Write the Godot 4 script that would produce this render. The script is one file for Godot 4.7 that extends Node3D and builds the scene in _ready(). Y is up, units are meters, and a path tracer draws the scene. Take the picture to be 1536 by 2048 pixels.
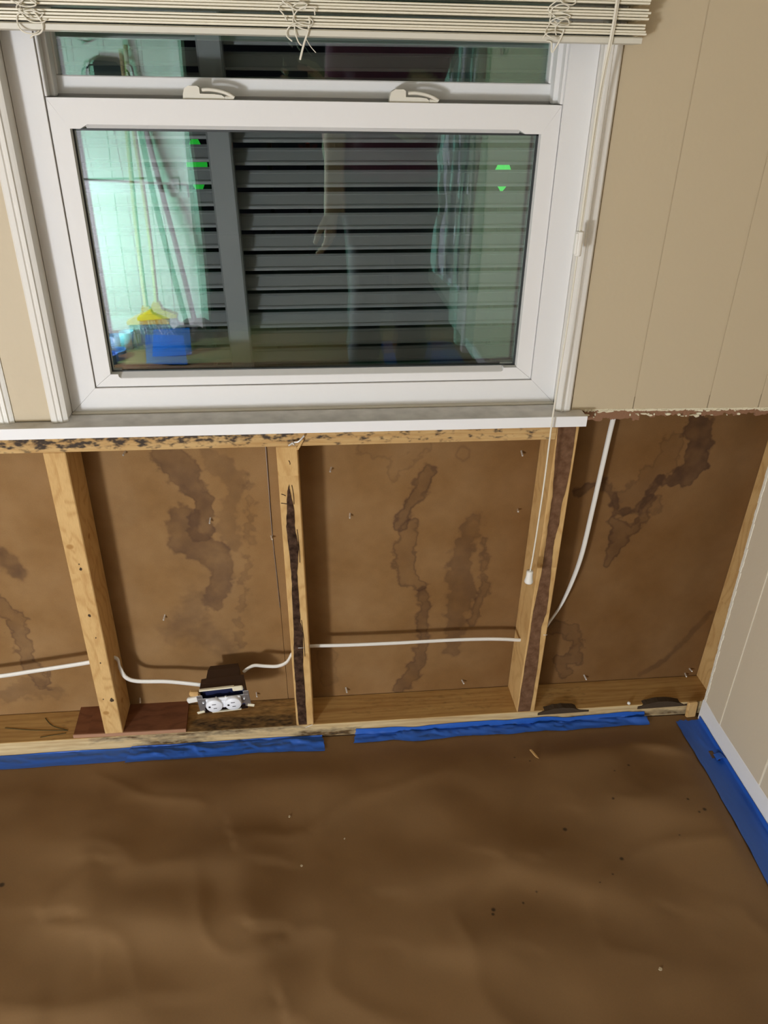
extends Node3D
# A room under repair at night: a white sliding window above an opened wall with bare studs, sheathing and cable.
# Metres. The window wall is the plane z = 0 (stud faces), the room lies at z > 0, floor at y = 0.

var used := {}
var white: StandardMaterial3D
var rng := RandomNumberGenerator.new()

# ------------------------------------------------------------------ mesh builder
class MB:
	var v := PackedVector3Array()
	var g := PackedInt32Array()
	var col := PackedColorArray()
	var uv := PackedVector2Array()
	var color := Color.WHITE
	var uvmode := 0            # 0 none, 1 the XY plane, 2 top and front unrolled, 3 the XZ plane
	var rect := Rect2()
	var group := -1

	func put(p: Vector3) -> void:
		v.append(p); g.append(group); col.append(color)
		match uvmode:
			1: uv.append(Vector2((p.x - rect.position.x) / rect.size.x, 1.0 - (p.y - rect.position.y) / rect.size.y))
			2: uv.append(Vector2((p.x - rect.position.x) / rect.size.x, (p.z - p.y - rect.position.y) / rect.size.y))
			3: uv.append(Vector2((p.x - rect.position.x) / rect.size.x, (p.z - rect.position.y) / rect.size.y))

	func tri(a: Vector3, b: Vector3, c: Vector3, out: Vector3) -> void:
		if (c - a).cross(b - a).dot(out) < 0.0:
			var t := b; b = c; c = t
		put(a); put(b); put(c)

	func quad(a: Vector3, b: Vector3, c: Vector3, d: Vector3, out: Vector3) -> void:
		tri(a, b, c, out); tri(a, c, d, out)

	func box(lo: Vector3, hi: Vector3, bev := 0.001, basis := Basis(), pivot := Vector3.INF) -> void:
		var c := (lo + hi) / 2; var h := (hi - lo) / 2
		bev = minf(bev, minf(h.x, minf(h.y, h.z)) * 0.9)
		var o := c if pivot == Vector3.INF else pivot
		var V := func(s: Vector3, a: int) -> Vector3:
			var q := Vector3(s.x * (h.x - (0.0 if a == 0 else bev)), s.y * (h.y - (0.0 if a == 1 else bev)), s.z * (h.z - (0.0 if a == 2 else bev)))
			return o + basis * (c + q - o)
		group = -1
		for a in 3:
			for s in [-1.0, 1.0]:
				var n := Vector3.ZERO; n[a] = s
				var b := (a + 1) % 3; var d := (a + 2) % 3
				var q := []
				for k in [[-1, -1], [1, -1], [1, 1], [-1, 1]]:
					var p := n; p[b] = k[0]; p[d] = k[1]; q.append(V.call(p, a))
				quad(q[0], q[1], q[2], q[3], basis * n)
		if bev <= 0.0: return
		for a in 3:
			var b := (a + 1) % 3; var d := (a + 2) % 3
			for s in [-1.0, 1.0]:
				for t in [-1.0, 1.0]:
					var p := Vector3.ZERO; p[b] = s; p[d] = t
					var p0 := p; p0[a] = -1; var p1 := p; p1[a] = 1
					quad(V.call(p0, b), V.call(p1, b), V.call(p1, d), V.call(p0, d), basis * p)
		for x in [-1.0, 1.0]:
			for y in [-1.0, 1.0]:
				for z in [-1.0, 1.0]:
					var p := Vector3(x, y, z); tri(V.call(p, 0), V.call(p, 1), V.call(p, 2), basis * p)

	# a polygon in the XY plane of t, drawn out along its z from z0 to z1
	func prism(poly: PackedVector2Array, t: Transform3D, z0: float, z1: float, smooth := false) -> void:
		var idx := Geometry2D.triangulate_polygon(poly)
		group = -1
		for e in [z0, z1]:
			var n := t.basis.z * (1.0 if e == z1 else -1.0)
			for i in range(0, idx.size(), 3):
				tri(t * Vector3(poly[idx[i]].x, poly[idx[i]].y, e), t * Vector3(poly[idx[i + 1]].x, poly[idx[i + 1]].y, e), t * Vector3(poly[idx[i + 2]].x, poly[idx[i + 2]].y, e), n)
		var area := 0.0
		for i in poly.size(): area += poly[i].cross(poly[(i + 1) % poly.size()])
		group = 7 if smooth else -1
		for i in poly.size():
			var a := poly[i]; var b := poly[(i + 1) % poly.size()]
			var e := (b - a) * signf(area)
			quad(t * Vector3(a.x, a.y, z0), t * Vector3(b.x, b.y, z0), t * Vector3(b.x, b.y, z1), t * Vector3(a.x, a.y, z1), t.basis * Vector3(e.y, -e.x, 0))
		group = -1

	# a tube along points; radius may differ across (rx) and upwards (ry)
	func tube(pts: Array, rx: float, ry := -1.0, segs := 8, sub := 6, up := Vector3.UP, caps := true) -> void:
		if ry < 0: ry = rx
		var path: Array = pts
		if sub > 1 and pts.size() > 2:
			path = []
			for i in pts.size() - 1:
				var p0: Vector3 = pts[maxi(i - 1, 0)]; var p3: Vector3 = pts[mini(i + 2, pts.size() - 1)]
				for k in sub: path.append((pts[i] as Vector3).cubic_interpolate(pts[i + 1], p0, p3, float(k) / sub))
			path.append(pts[-1])
		var rings := []
		var last := Vector3.ZERO
		for i in path.size():
			var d: Vector3 = (path[mini(i + 1, path.size() - 1)] - path[maxi(i - 1, 0)]).normalized()
			var sx := d.cross(up)
			if is_equal_approx(rx, ry) and last != Vector3.ZERO: sx = last - d * last.dot(d)   # carried along
			elif sx.length() < 0.05: sx = d.cross(Vector3.BACK)
			sx = sx.normalized(); last = sx
			var sy := sx.cross(d).normalized()
			var r := []
			for k in segs:
				var a := TAU * k / segs
				r.append(path[i] + sx * cos(a) * rx + sy * sin(a) * ry)
			rings.append(r)
		group = 3
		for i in rings.size() - 1:
			for k in segs:
				var n := (k + 1) % segs
				var out: Vector3 = rings[i][k] + rings[i][n] - 2 * path[i]
				quad(rings[i][k], rings[i][n], rings[i + 1][n], rings[i + 1][k], out)
		group = -1
		if caps:
			for e in [0, rings.size() - 1]:
				var out: Vector3 = path[0] - path[1] if e == 0 else path[-1] - path[-2]
				for k in segs: tri(path[e], rings[e][k], rings[e][(k + 1) % segs], out)

	func lathe(prof: PackedVector2Array, t: Transform3D, segs := 20, smooth := true) -> void:
		group = 5 if smooth else -1
		for i in prof.size() - 1:
			for k in segs:
				var a := TAU * k / segs; var b := TAU * (k + 1) / segs
				var p := prof[i]; var q := prof[i + 1]
				var e := q - p
				var m := (a + b) / 2
				var out := t.basis * Vector3(cos(m) * e.y, -e.x, sin(m) * e.y)
				quad(t * Vector3(p.x * cos(a), p.y, p.x * sin(a)), t * Vector3(p.x * cos(b), p.y, p.x * sin(b)), t * Vector3(q.x * cos(b), q.y, q.x * sin(b)), t * Vector3(q.x * cos(a), q.y, q.x * sin(a)), out)
		group = -1

	# a sheet with thickness: f(u, v) is its upper face
	func sheet(f: Callable, nu: int, nv: int, thick: Vector3, hole = null) -> void:
		var P := []
		for j in nv + 1:
			for i in nu + 1: P.append(f.call(float(i) / nu, float(j) / nv))
		var at := func(i: int, j: int) -> Vector3: return P[j * (nu + 1) + i]
		var up := -thick.normalized()
		var c0: Vector3 = at.call(0, 0); var cu: Vector3 = at.call(nu, 0); var cv: Vector3 = at.call(0, nv)
		for j in nv:
			for i in nu:
				if hole != null and hole.call((i + 0.5) / nu, (j + 0.5) / nv): continue
				var a: Vector3 = at.call(i, j); var b: Vector3 = at.call(i + 1, j); var c: Vector3 = at.call(i + 1, j + 1); var d: Vector3 = at.call(i, j + 1)
				group = 1
				quad(a, b, c, d, up)
				group = 2
				quad(a + thick, b + thick, c + thick, d + thick, -up)
		group = -1
		for i in nu:
			quad(at.call(i, 0), at.call(i + 1, 0), at.call(i + 1, 0) + thick, at.call(i, 0) + thick, c0 - cv)
			quad(at.call(i, nv), at.call(i + 1, nv), at.call(i + 1, nv) + thick, at.call(i, nv) + thick, cv - c0)
		for j in nv:
			quad(at.call(0, j), at.call(0, j + 1), at.call(0, j + 1) + thick, at.call(0, j) + thick, c0 - cu)
			quad(at.call(nu, j), at.call(nu, j + 1), at.call(nu, j + 1) + thick, at.call(nu, j) + thick, cu - c0)

	func mesh(origin: Vector3) -> ArrayMesh:
		var st := SurfaceTool.new()
		st.begin(Mesh.PRIMITIVE_TRIANGLES)
		for i in v.size():
			st.set_smooth_group(g[i] if g[i] >= 0 else 0xFFFFFFFF)
			st.set_color(col[i])
			if uvmode: st.set_uv(uv[i])
			st.add_vertex(v[i] - origin)
		st.index()
		st.generate_normals()
		return st.commit()

	func base() -> Vector3:
		var lo := v[0]; var hi := v[0]
		for p in v:
			lo = lo.min(p); hi = hi.max(p)
		return Vector3((lo.x + hi.x) / 2, lo.y, (lo.z + hi.z) / 2)

# ------------------------------------------------------------------ scene helpers
func numbered(called: String) -> String:
	var n: int = used.get(called, 0)
	used[called] = n + 1
	return called if n == 0 else "%s_%03d" % [called, n]

func tag(o: Node, label: String, category: String, group := "", kind := "") -> Node:
	if label: o.set_meta("label", label)
	if category: o.set_meta("category", category)
	if group: o.set_meta("group", group)
	if kind: o.set_meta("kind", kind)
	return o

func thing(called: String, label: String, category: String, at := Vector3.ZERO, group := "", kind := "") -> Node3D:
	var o := Node3D.new()
	o.name = numbered(called); o.position = at
	add_child(o, true)
	tag(o, label, category, group, kind)
	return o

# a mesh: top-level (origin at its base) or a part of a thing built in world coordinates
func obj(called: String, mb: MB, m: Material, parent: Node3D = null) -> MeshInstance3D:
	var o := MeshInstance3D.new()
	var org := Vector3.ZERO
	if parent == null:
		org = mb.base(); o.name = numbered(called); o.position = org
	else:
		o.name = called
		var p: Node3D = parent
		while p != self:
			org += p.position; p = p.get_parent()
	o.mesh = mb.mesh(org)
	o.material_override = m
	(parent if parent else self).add_child(o, true)
	return o

func boxed(called: String, lo: Vector3, hi: Vector3, m: Material, parent: Node3D = null, bev := 0.001, basis := Basis(), pivot := Vector3.INF) -> MeshInstance3D:
	var b := MB.new(); b.box(lo, hi, bev, basis, pivot)
	return obj(called, b, m, parent)

func mat(c: Color, rough := 0.6, spec := 0.5, metal := 0.0) -> StandardMaterial3D:   # c is linear
	var m := StandardMaterial3D.new()
	m.albedo_color = c.linear_to_srgb(); m.roughness = rough; m.metallic = metal; m.metallic_specular = spec
	return m

func noise(seed_: int, freq: float, oct := 4, type := FastNoiseLite.TYPE_SIMPLEX_SMOOTH) -> FastNoiseLite:
	var n := FastNoiseLite.new()
	n.seed = seed_; n.frequency = freq; n.noise_type = type
	n.fractal_type = FastNoiseLite.FRACTAL_FBM; n.fractal_octaves = oct
	return n

func tex(img: Image) -> ImageTexture:
	return ImageTexture.create_from_image(img)

func b8(x: float) -> int: return clampi(int(x * 255.0), 0, 255)

func s8(x: float) -> int:   # linear to sRGB byte
	x = clampf(x, 0.0, 1.0)
	return int(255.0 * (12.92 * x if x < 0.0031308 else 1.055 * pow(x, 1.0 / 2.4) - 0.055))

func triplanar(m: StandardMaterial3D, s: float, off := Vector3.ZERO) -> StandardMaterial3D:
	m.uv1_triplanar = true; m.uv1_scale = Vector3(s, s, s); m.uv1_offset = off; m.uv1_triplanar_sharpness = 8.0
	return m

# wood grain; across = lines run along U (lying timber) instead of V (standing timber)
func wood_image(seed_: int, light: Color, dark: Color, across: bool, knots: int) -> Image:
	var N := 384; var L := 768
	var n1 := noise(seed_, 0.012, 3); var n2 := noise(seed_ + 1, 0.25, 2); var n3 := noise(seed_ + 2, 0.006, 2)
	var r := RandomNumberGenerator.new(); r.seed = seed_
	var K := []
	for k in knots: K.append(Vector3(r.randf() * N, r.randf() * L, r.randf_range(5, 10)))
	var img := Image.create(L if across else N, N if across else L, false, Image.FORMAT_RGB8)
	for j in L:
		for i in N:
			var x := float(i); var bend := n3.get_noise_2d(i * 0.8, j * 0.5) * 60.0
			var kn := 0.0
			for k in K:
				var dx: float = i - k.x; var dy: float = (j - k.y) * 0.6
				var d := sqrt(dx * dx + dy * dy)
				bend += 28.0 * exp(-d * d / (k.z * k.z * 9.0)) * (1.0 if dx > 0 else -1.0)
				kn = maxf(kn, smoothstep(k.z, k.z * 0.4, d))
			var ring := 0.5 + 0.5 * sin((x + bend) * 0.21 + n1.get_noise_2d(i, j * 0.08) * 5.0)
			var fine := n2.get_noise_2d(i * 2.0, j * 0.12)
			var t := clampf(0.36 * pow(ring, 3.0) + 0.22 * fine + 0.3 * n1.get_noise_2d(i * 0.7 + 500, j * 0.5) + 0.12, 0.0, 1.0)
			t = clampf(maxf(t, kn * 1.2), 0.0, 1.3)
			var c := light.lerp(dark, minf(t, 1.0)) * (1.0 - 0.5 * maxf(t - 1.0, 0.0))
			var q := Color8(s8(c.r), s8(c.g), s8(c.b))
			if across: img.set_pixel(j, i, q)
			else: img.set_pixel(i, j, q)
	return img

func wood(img: ImageTexture, off := Vector3.ZERO, s := 2.4, rough := 0.75) -> StandardMaterial3D:
	var m := mat(Color.WHITE, rough, 0.35)
	m.albedo_texture = img
	return triplanar(m, s, off)

# ------------------------------------------------------------------ body from a distance field (surface nets)
# bones: [a, b, ra, rb, colour]
func net(mb: MB, bones: Array, cell: float, k: float) -> void:
	var lo := Vector3.INF; var hi := -Vector3.INF
	for b in bones:
		var r: float = maxf(b[2], b[3]) + k + 2 * cell
		lo = lo.min(b[0] - Vector3.ONE * r).min(b[1] - Vector3.ONE * r); hi = hi.max(b[0] + Vector3.ONE * r).max(b[1] + Vector3.ONE * r)
	var nx := int((hi.x - lo.x) / cell) + 2; var ny := int((hi.y - lo.y) / cell) + 2; var nz := int((hi.z - lo.z) / cell) + 2
	var F := PackedFloat32Array(); F.resize(nx * ny * nz); F.fill(1.0)
	var D := PackedFloat32Array(); D.resize(nx * ny * nz); D.fill(9.0)
	var W := PackedInt32Array(); W.resize(nx * ny * nz)
	for n in bones.size():
		var a: Vector3 = bones[n][0]; var b: Vector3 = bones[n][1]; var ra: float = bones[n][2]; var rb: float = bones[n][3]
		var r := maxf(ra, rb) + k + 2 * cell
		var l := (a.min(b) - Vector3.ONE * r - lo) / cell; var h := (a.max(b) + Vector3.ONE * r - lo) / cell
		var ab := b - a; var q := maxf(ab.length_squared(), 1e-9)
		for z in range(maxi(int(l.z), 0), mini(int(h.z) + 1, nz)):
			for y in range(maxi(int(l.y), 0), mini(int(h.y) + 1, ny)):
				for x in range(maxi(int(l.x), 0), mini(int(h.x) + 1, nx)):
					var p := lo + Vector3(x, y, z) * cell
					var t := clampf((p - a).dot(ab) / q, 0.0, 1.0)
					var d := (p - a - ab * t).length() - lerpf(ra, rb, t)
					var i := (z * ny + y) * nx + x
					if d < D[i]:
						D[i] = d; W[i] = n
					var f := F[i]
					var e := maxf(k - absf(f - d), 0.0) / k
					F[i] = minf(f, d) - e * e * k * 0.25
	var id := {}
	var off := [0, 1, nx, nx + 1, nx * ny, nx * ny + 1, nx * ny + nx, nx * ny + nx + 1]
	var edges := [[0, 1], [2, 3], [4, 5], [6, 7], [0, 2], [1, 3], [4, 6], [5, 7], [0, 4], [1, 5], [2, 6], [3, 7]]
	var P := PackedVector3Array(); var C := PackedColorArray()
	for z in nz - 1:
		for y in ny - 1:
			for x in nx - 1:
				var i := (z * ny + y) * nx + x
				var m := 0
				for c in 8:
					if F[i + off[c]] < 0.0: m += 1
				if m == 0 or m == 8: continue
				var s := Vector3.ZERO; var cnt := 0
				for e in edges:
					var fa := F[i + off[e[0]]]; var fb := F[i + off[e[1]]]
					if (fa < 0.0) != (fb < 0.0):
						var t := fa / (fa - fb)
						var pa := Vector3(e[0] & 1, (e[0] >> 1) & 1, e[0] >> 2); var pb := Vector3(e[1] & 1, (e[1] >> 1) & 1, e[1] >> 2)
						s += pa.lerp(pb, t); cnt += 1
				id[i] = P.size()
				P.append(lo + (Vector3(x, y, z) + s / cnt) * cell); C.append(bones[W[i]][4])
	var step := [1, nx, nx * ny]
	mb.group = 9
	for i in id:
		for a in 3:
			var j: int = i + step[a]
			if (F[i] < 0.0) == (F[j] < 0.0): continue
			var b: int = step[(a + 1) % 3]; var c: int = step[(a + 2) % 3]
			if not (id.has(i - b) and id.has(i - c) and id.has(i - b - c)): continue
			var q := [id[i], id[i - b], id[i - b - c], id[i - c]]
			var order := [0, 2, 1, 0, 3, 2] if F[i] < 0.0 else [0, 1, 2, 0, 2, 3]   # clockwise seen from outside
			for w in order:
				mb.color = C[q[w]]
				mb.put(P[q[w]])
	mb.color = Color.WHITE; mb.group = -1

# fingers as short chains in the hand's own axes: -y along the fingers, +x to the thumb, +z out of the palm
func hand_bones(t: Transform3D, side: float, curl: float, c: Color) -> Array:
	var B := [[Vector3(-0.012 * side, -0.02, 0), Vector3(-0.022 * side, -0.085, 0), 0.018, 0.015, c], [Vector3(0.008 * side, -0.02, 0), Vector3(0.014 * side, -0.088, 0), 0.019, 0.015, c], [Vector3(0, 0.01, 0), Vector3(0, -0.04, 0), 0.025, 0.022, c]]
	var x := [0.026, 0.009, -0.009, -0.026]; var len := [0.07, 0.078, 0.073, 0.056]
	for f in 4:
		var p := Vector3(x[f] * side, -0.088, 0.0); var a := curl * (0.35 + 0.05 * f); var r := 0.0092
		for s in 3:
			var l: float = len[f] * [0.45, 0.31, 0.24][s]
			var q := p + Vector3(0.06 * x[f] * side, -cos(a) * l, sin(a) * l)
			B.append([p, q, r, r * 0.9, c]); p = q; r *= 0.9; a += curl * (0.55 + 0.08 * f)
	B.append([Vector3(0.022 * side, -0.025, 0.006), Vector3(0.042 * side, -0.058, 0.018), 0.013, 0.0115, c])
	B.append([Vector3(0.042 * side, -0.058, 0.018), Vector3(0.047 * side, -0.086, 0.028), 0.0105, 0.0098, c])
	B.append([Vector3(0.047 * side, -0.086, 0.028), Vector3(0.046 * side, -0.108, 0.036), 0.0098, 0.0085, c])
	for b in B:
		b[0] = t * b[0]; b[1] = t * b[1]
	return B

# ------------------------------------------------------------------ the scene
func _ready() -> void:
	rng.seed = 11
	# camera
	var cam := Camera3D.new()
	cam.name = "camera"; cam.keep_aspect = Camera3D.KEEP_HEIGHT
	cam.fov = 2.0 * rad_to_deg(atan(1024.0 / 1545.56))
	cam.position = Vector3(0.04633, 1.30107, 1.26491)
	cam.rotation = Vector3(-0.5175008, -0.1091787, 0.0193883)
	cam.near = 0.02; cam.far = 60.0
	add_child(cam)
	cam.current = true
	# night sky and exposure
	var we := WorldEnvironment.new(); we.name = "environment"
	var env := Environment.new()
	env.background_mode = Environment.BG_COLOR; env.background_color = Color(0.02, 0.022, 0.03)
	env.tonemap_mode = Environment.TONE_MAPPER_LINEAR; env.tonemap_exposure = 1.0
	env.sdfgi_enabled = true; env.ssao_enabled = true; env.ssil_enabled = true
	we.environment = env; add_child(we)
	# the one lamp of the room: a shaded lamp standing low on the floor (LAMP is its bulb)
	var LAMP := Vector3(-1.24, 0.50, 2.28)
	var LAMP_COLOR := Color(0.955, 0.972, 1.0); var LAMP_ENERGY := 3.5

	materials()
	room()
	window_unit()
	sheathing_and_studs()
	floor_things()
	cables_and_box()
	blind()
	outside()
	behind()
	lamp(LAMP, LAMP_COLOR, LAMP_ENERGY)

var M := {}
var wood_up: ImageTexture
var wood_flat: ImageTexture

func materials() -> void:
	wood_up = tex(wood_image(5, Color(0.66, 0.43, 0.18), Color(0.45, 0.24, 0.075), false, 4))
	wood_flat = tex(wood_image(9, Color(0.60, 0.38, 0.15), Color(0.36, 0.17, 0.05), true, 4))
	M.pvc = mat(Color(0.81, 0.80, 0.785), 0.55, 0.25)
	M.pvc_dark = mat(Color(0.30, 0.29, 0.28), 0.6)
	M.trim = mat(Color(0.76, 0.735, 0.68), 0.55, 0.3)
	M.stool = mat(Color(0.86, 0.86, 0.86), 0.5, 0.3)
	M.latch = mat(Color(0.74, 0.70, 0.60), 0.4)
	M.seal = mat(Color(0.03, 0.035, 0.035), 0.5)
	M.blind = mat(Color(0.84, 0.79, 0.64), 0.42)
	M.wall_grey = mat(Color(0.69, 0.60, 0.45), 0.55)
	M.rail = mat(Color(0.66, 0.63, 0.53), 0.45)
	M.cord = mat(Color(0.78, 0.74, 0.62), 0.8)
	M.nylon = mat(Color(0.85, 0.83, 0.77), 0.4)
	M.metal = mat(Color(0.85, 0.84, 0.80), 0.4, 0.6, 0.55)
	M.zinc = mat(Color(0.55, 0.56, 0.58), 0.42, 0.5, 1.0)
	M.cable = mat(Color(0.80, 0.77, 0.70), 0.5)
	M.bakelite = mat(Color(0.045, 0.022, 0.012), 0.55)
	M.black = mat(Color(0.012, 0.012, 0.013), 0.5)
	M.device = mat(Color(0.86, 0.88, 0.93), 0.32)
	M.navy = mat(Color(0.01, 0.015, 0.06), 0.5)
	M.residue = mat(Color(0.075, 0.042, 0.030), 0.95, 0.2)
	M.residue_pale = mat(Color(0.15, 0.088, 0.058), 0.95, 0.2)
	M.rot = mat(Color(0.07, 0.048, 0.03), 0.95, 0.2)
	M.hardboard = mat(Color(0.27, 0.145, 0.085), 0.95, 0.2)
	M.flake = mat(Color(0.74, 0.68, 0.50), 0.7)
	M.paint_white = mat(Color(0.80, 0.78, 0.72), 0.5)
	M.groove = mat(Color(0.86, 0.82, 0.70), 0.6)
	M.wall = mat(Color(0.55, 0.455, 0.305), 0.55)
	M.wall_white = mat(Color(0.74, 0.76, 0.72), 0.6)
	M.ceiling = mat(Color(0.40, 0.37, 0.31), 0.8)
	M.dark_wall = mat(Color(0.05, 0.05, 0.05), 0.9)
	M.shutter = mat(Color(0.20, 0.225, 0.225), 0.45)
	M.tape = mat(Color(0.022, 0.115, 0.50), 0.45)
	# a faint unevenness for painted panels
	var nt := NoiseTexture2D.new()
	nt.width = 256; nt.height = 256; nt.seamless = true; nt.noise = noise(31, 0.04, 4)
	var fine := NoiseTexture2D.new()
	fine.width = 256; fine.height = 256; fine.seamless = true; fine.as_normal_map = true; fine.bump_strength = 1.2; fine.noise = noise(32, 0.09, 3)
	for k in ["wall", "wall_grey", "trim", "pvc", "paint_white", "wall_white"]:
		var m: StandardMaterial3D = M[k]
		m.normal_enabled = true; m.normal_texture = fine; m.normal_scale = 0.12
		triplanar(m, 3.0)
	var streak := NoiseTexture2D.new()
	streak.width = 256; streak.height = 256; streak.seamless = true; streak.noise = noise(35, 0.03, 5)
	var sg := Gradient.new(); sg.set_color(0, Color(0.36, 0.25, 0.17)); sg.set_color(1, Color(0.50, 0.38, 0.29)); streak.color_ramp = sg
	M.residue_pale.albedo_color = Color.WHITE; M.residue_pale.albedo_texture = streak
	var dark := NoiseTexture2D.new()
	dark.width = 256; dark.height = 256; dark.seamless = true; dark.noise = noise(36, 0.04, 5)
	var dg := Gradient.new(); dg.set_color(0, Color(0.15, 0.10, 0.07)); dg.set_color(1, Color(0.37, 0.28, 0.22)); dark.color_ramp = dg
	M.residue.albedo_color = Color.WHITE; M.residue.albedo_texture = dark
	for k in ["residue", "residue_pale", "rot", "hardboard"]:
		var m: StandardMaterial3D = M[k]
		m.heightmap_enabled = false
		m.normal_enabled = true; m.normal_texture = fine; m.normal_scale = 0.8
		triplanar(m, 6.0)

# ------------------------------------------------------------------ the shell
func room() -> void:
	var XL := -2.4; var XR := 0.9313; var ZB := 3.0; var H := 2.4
	# floor and ceiling slabs
	tag(boxed("floor", Vector3(XL - 0.1, -0.12, -0.10), Vector3(1.3, -0.001, 6.2), mat(Color(0.16, 0.10, 0.06), 0.6)), "wooden subfloor hidden under the brown paper", "floor", "", "structure")
	tag(boxed("ceiling", Vector3(XL - 0.1, H, -0.12), Vector3(1.3, H + 0.1, 6.2), M.ceiling), "plain off-white ceiling of the room", "ceiling", "", "structure")
	# window wall: painted panel boards over the studs
	var wf := thing("wall_front", "cream grooved panel wall around the window, its lower part torn away", "wall", Vector3(0, 0, 0), "", "structure")
	var xs := [0.519, 0.635, 0.7765, 0.8755, XR]
	for i in 4:
		var mb := MB.new()
		var lo: float = xs[i]; var hi: float = xs[i + 1]
		mb.prism(torn_board(lo + 0.0009, hi - 0.0009, 0.772 - 0.006 * i * 0.4, H, i), Transform3D(Basis(), Vector3.ZERO), 0.0006, 0.0052)
		obj("panel_board", mb, M.wall, wf)
	for r in [[-0.443, -0.3826, 0.779, 1.78], [-0.3826, 0.519, 1.80, H], [XL, -0.469, 0.779, H], [-0.469, -0.3826, 1.80, H], [XL, -0.93, 0.0, 0.7585]]:
		boxed("panel_board", Vector3(r[0], r[2], 0.0006), Vector3(r[1], r[3], 0.0052), M.wall, wf, 0.0008)
	boxed("backing_strip", Vector3(0.519, 0.80, -0.004), Vector3(XR - 0.0005, H, 0.0040), M.wall, wf, 0.0)
	torn_edge(wf)
	# exterior sheathing that closes the wall beside and above the window (the bays below are in sheathing_and_studs)
	for r in [[XL - 0.1, -0.372, 0.70, H], [0.51, 1.3, 0.79, H], [-0.372, 0.51, 1.76, H], [XL - 0.1, -0.93, -0.1, 0.70]]:
		boxed("outer_board", Vector3(r[0], r[2], -0.104), Vector3(r[1], r[3], -0.0895), mat(Color(0.20, 0.12, 0.06), 0.9), wf, 0.0)
	# the wall on the right: grooved panel, edge strip by the opened bay
	var wr := thing("wall_right", "cream grooved panel wall meeting the opened wall at the corner", "wall", Vector3.ZERO, "", "structure")
	var zs := [0.0165, 0.0935, 0.2615, 0.335, 0.50, 0.60, 0.78, 0.9, 1.07, 1.19, 1.36, 1.52, 1.64, 1.83, 2.0, 2.17, 2.34, 2.52, 2.65]
	for i in zs.size() - 1:
		if i == 0:
			var mb := MB.new()
			var p := PackedVector2Array([Vector2(-(zs[1] - 0.0016), 0.057), Vector2(-(zs[1] - 0.0016), H), Vector2(0.02, H)])
			var r2 := RandomNumberGenerator.new(); r2.seed = 4
			for k in 60:
				var y := 0.76 - k * 0.0118
				p.append(Vector2(-lerpf(0.0185, 0.0005, (y - 0.06) / 0.65) + r2.randf_range(-0.0012, 0.0012), maxf(y, 0.058)))
			mb.prism(p, Transform3D(Basis(Vector3(0, 0, -1), Vector3(0, 1, 0), Vector3(1, 0, 0)), Vector3(0, 0, 0)), XR, XR + 0.006)
			obj("panel_board", mb, M.wall_grey, wr)
			continue
		boxed("panel_board", Vector3(XR, 0.057, zs[i] + 0.0016), Vector3(XR + 0.006, H, zs[i + 1] - 0.0016), M.wall_grey, wr, 0.0012)
	boxed("backing_strip", Vector3(XR + 0.0018, 0.057, 0.05), Vector3(XR + 0.03, H, 2.65), M.groove, wr, 0.0)
	boxed("wall_core", Vector3(XR + 0.045, -0.1, 0.002), Vector3(1.3, H, 6.2), M.ceiling, wr, 0.0)
	# pale painted rim on the torn edge of that panel
	var rim := MB.new()
	var r3 := RandomNumberGenerator.new(); r3.seed = 8
	for k in 46:
		var y := 0.062 + k * 0.0145
		var z := lerpf(0.0185, 0.0005, (y - 0.06) / 0.65)
		rim.box(Vector3(XR - 0.0012, y, z - 0.001 + r3.randf_range(-0.0008, 0.0008)), Vector3(XR + 0.0015, y + 0.0148, z + 0.0066 + r3.randf_range(-0.001, 0.0015)), 0.0006)
	tag(obj("paint_rim", rim, M.groove, wr), "pale paint rim along the cut edge", "")
	var bb := MB.new()
	bb.prism(PackedVector2Array([Vector2(0, -0.02), Vector2(0.012, -0.02), Vector2(0.012, 0.060), Vector2(0.003, 0.0605), Vector2(0, 0.057)]), Transform3D(Basis(Vector3(1, 0, 0), Vector3(0, 1, 0), Vector3(0, 0, 1)), Vector3(XR - 0.0006, 0, 0)), 0.0145, 2.65)
	tag(obj("baseboard_right", bb, M.stool), "flat white baseboard along the foot of the grooved panel wall", "baseboard", "", "structure")
	# the far side of the room
	var wl := boxed("wall_left", Vector3(XL - 0.1, -0.1, -0.1), Vector3(XL, H, 6.2), mat(Color(0.36, 0.31, 0.22), 0.7))
	tag(wl, "plain tan wall far from the window", "wall", "", "structure")
	var wb := thing("wall_back", "white grooved panel wall behind the camera with a wide dark opening", "wall", Vector3(0, 0, ZB), "", "structure")
	var bx := [XL, -2.2, -1.95, -1.8, -1.55, -1.38, -1.16, -1.03, -0.88, -0.70, -0.535]
	for i in bx.size() - 1:
		boxed("panel_board", Vector3(bx[i] + 0.0015, 0.0, ZB), Vector3(bx[i + 1] - 0.0015, H, ZB + 0.006), M.wall_white, wb, 0.0012)
	boxed("backing_strip", Vector3(XL, 0, ZB + 0.005), Vector3(-0.535, H, ZB + 0.09), M.wall_white, wb, 0.0)
	boxed("header_board", Vector3(-0.535, 2.05, ZB), Vector3(1.3, H, ZB + 0.09), M.wall_white, wb, 0.001)
	boxed("jamb_board", Vector3(-0.55, 0, ZB - 0.012), Vector3(-0.505, 2.08, ZB + 0.1), M.stool, wb, 0.002)
	boxed("return_board", Vector3(0.93, 0, 2.65), Vector3(1.3, H, ZB + 0.09), M.wall_white, wb, 0.001)
	boxed("jamb_board", Vector3(0.875, 0, 2.60), Vector3(0.945, 2.08, 2.66), M.stool, wb, 0.002)
	boxed("chair_rail", Vector3(XL, 0.735, ZB - 0.02), Vector3(-0.55, 0.80, ZB), M.stool, wb, 0.004)
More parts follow.
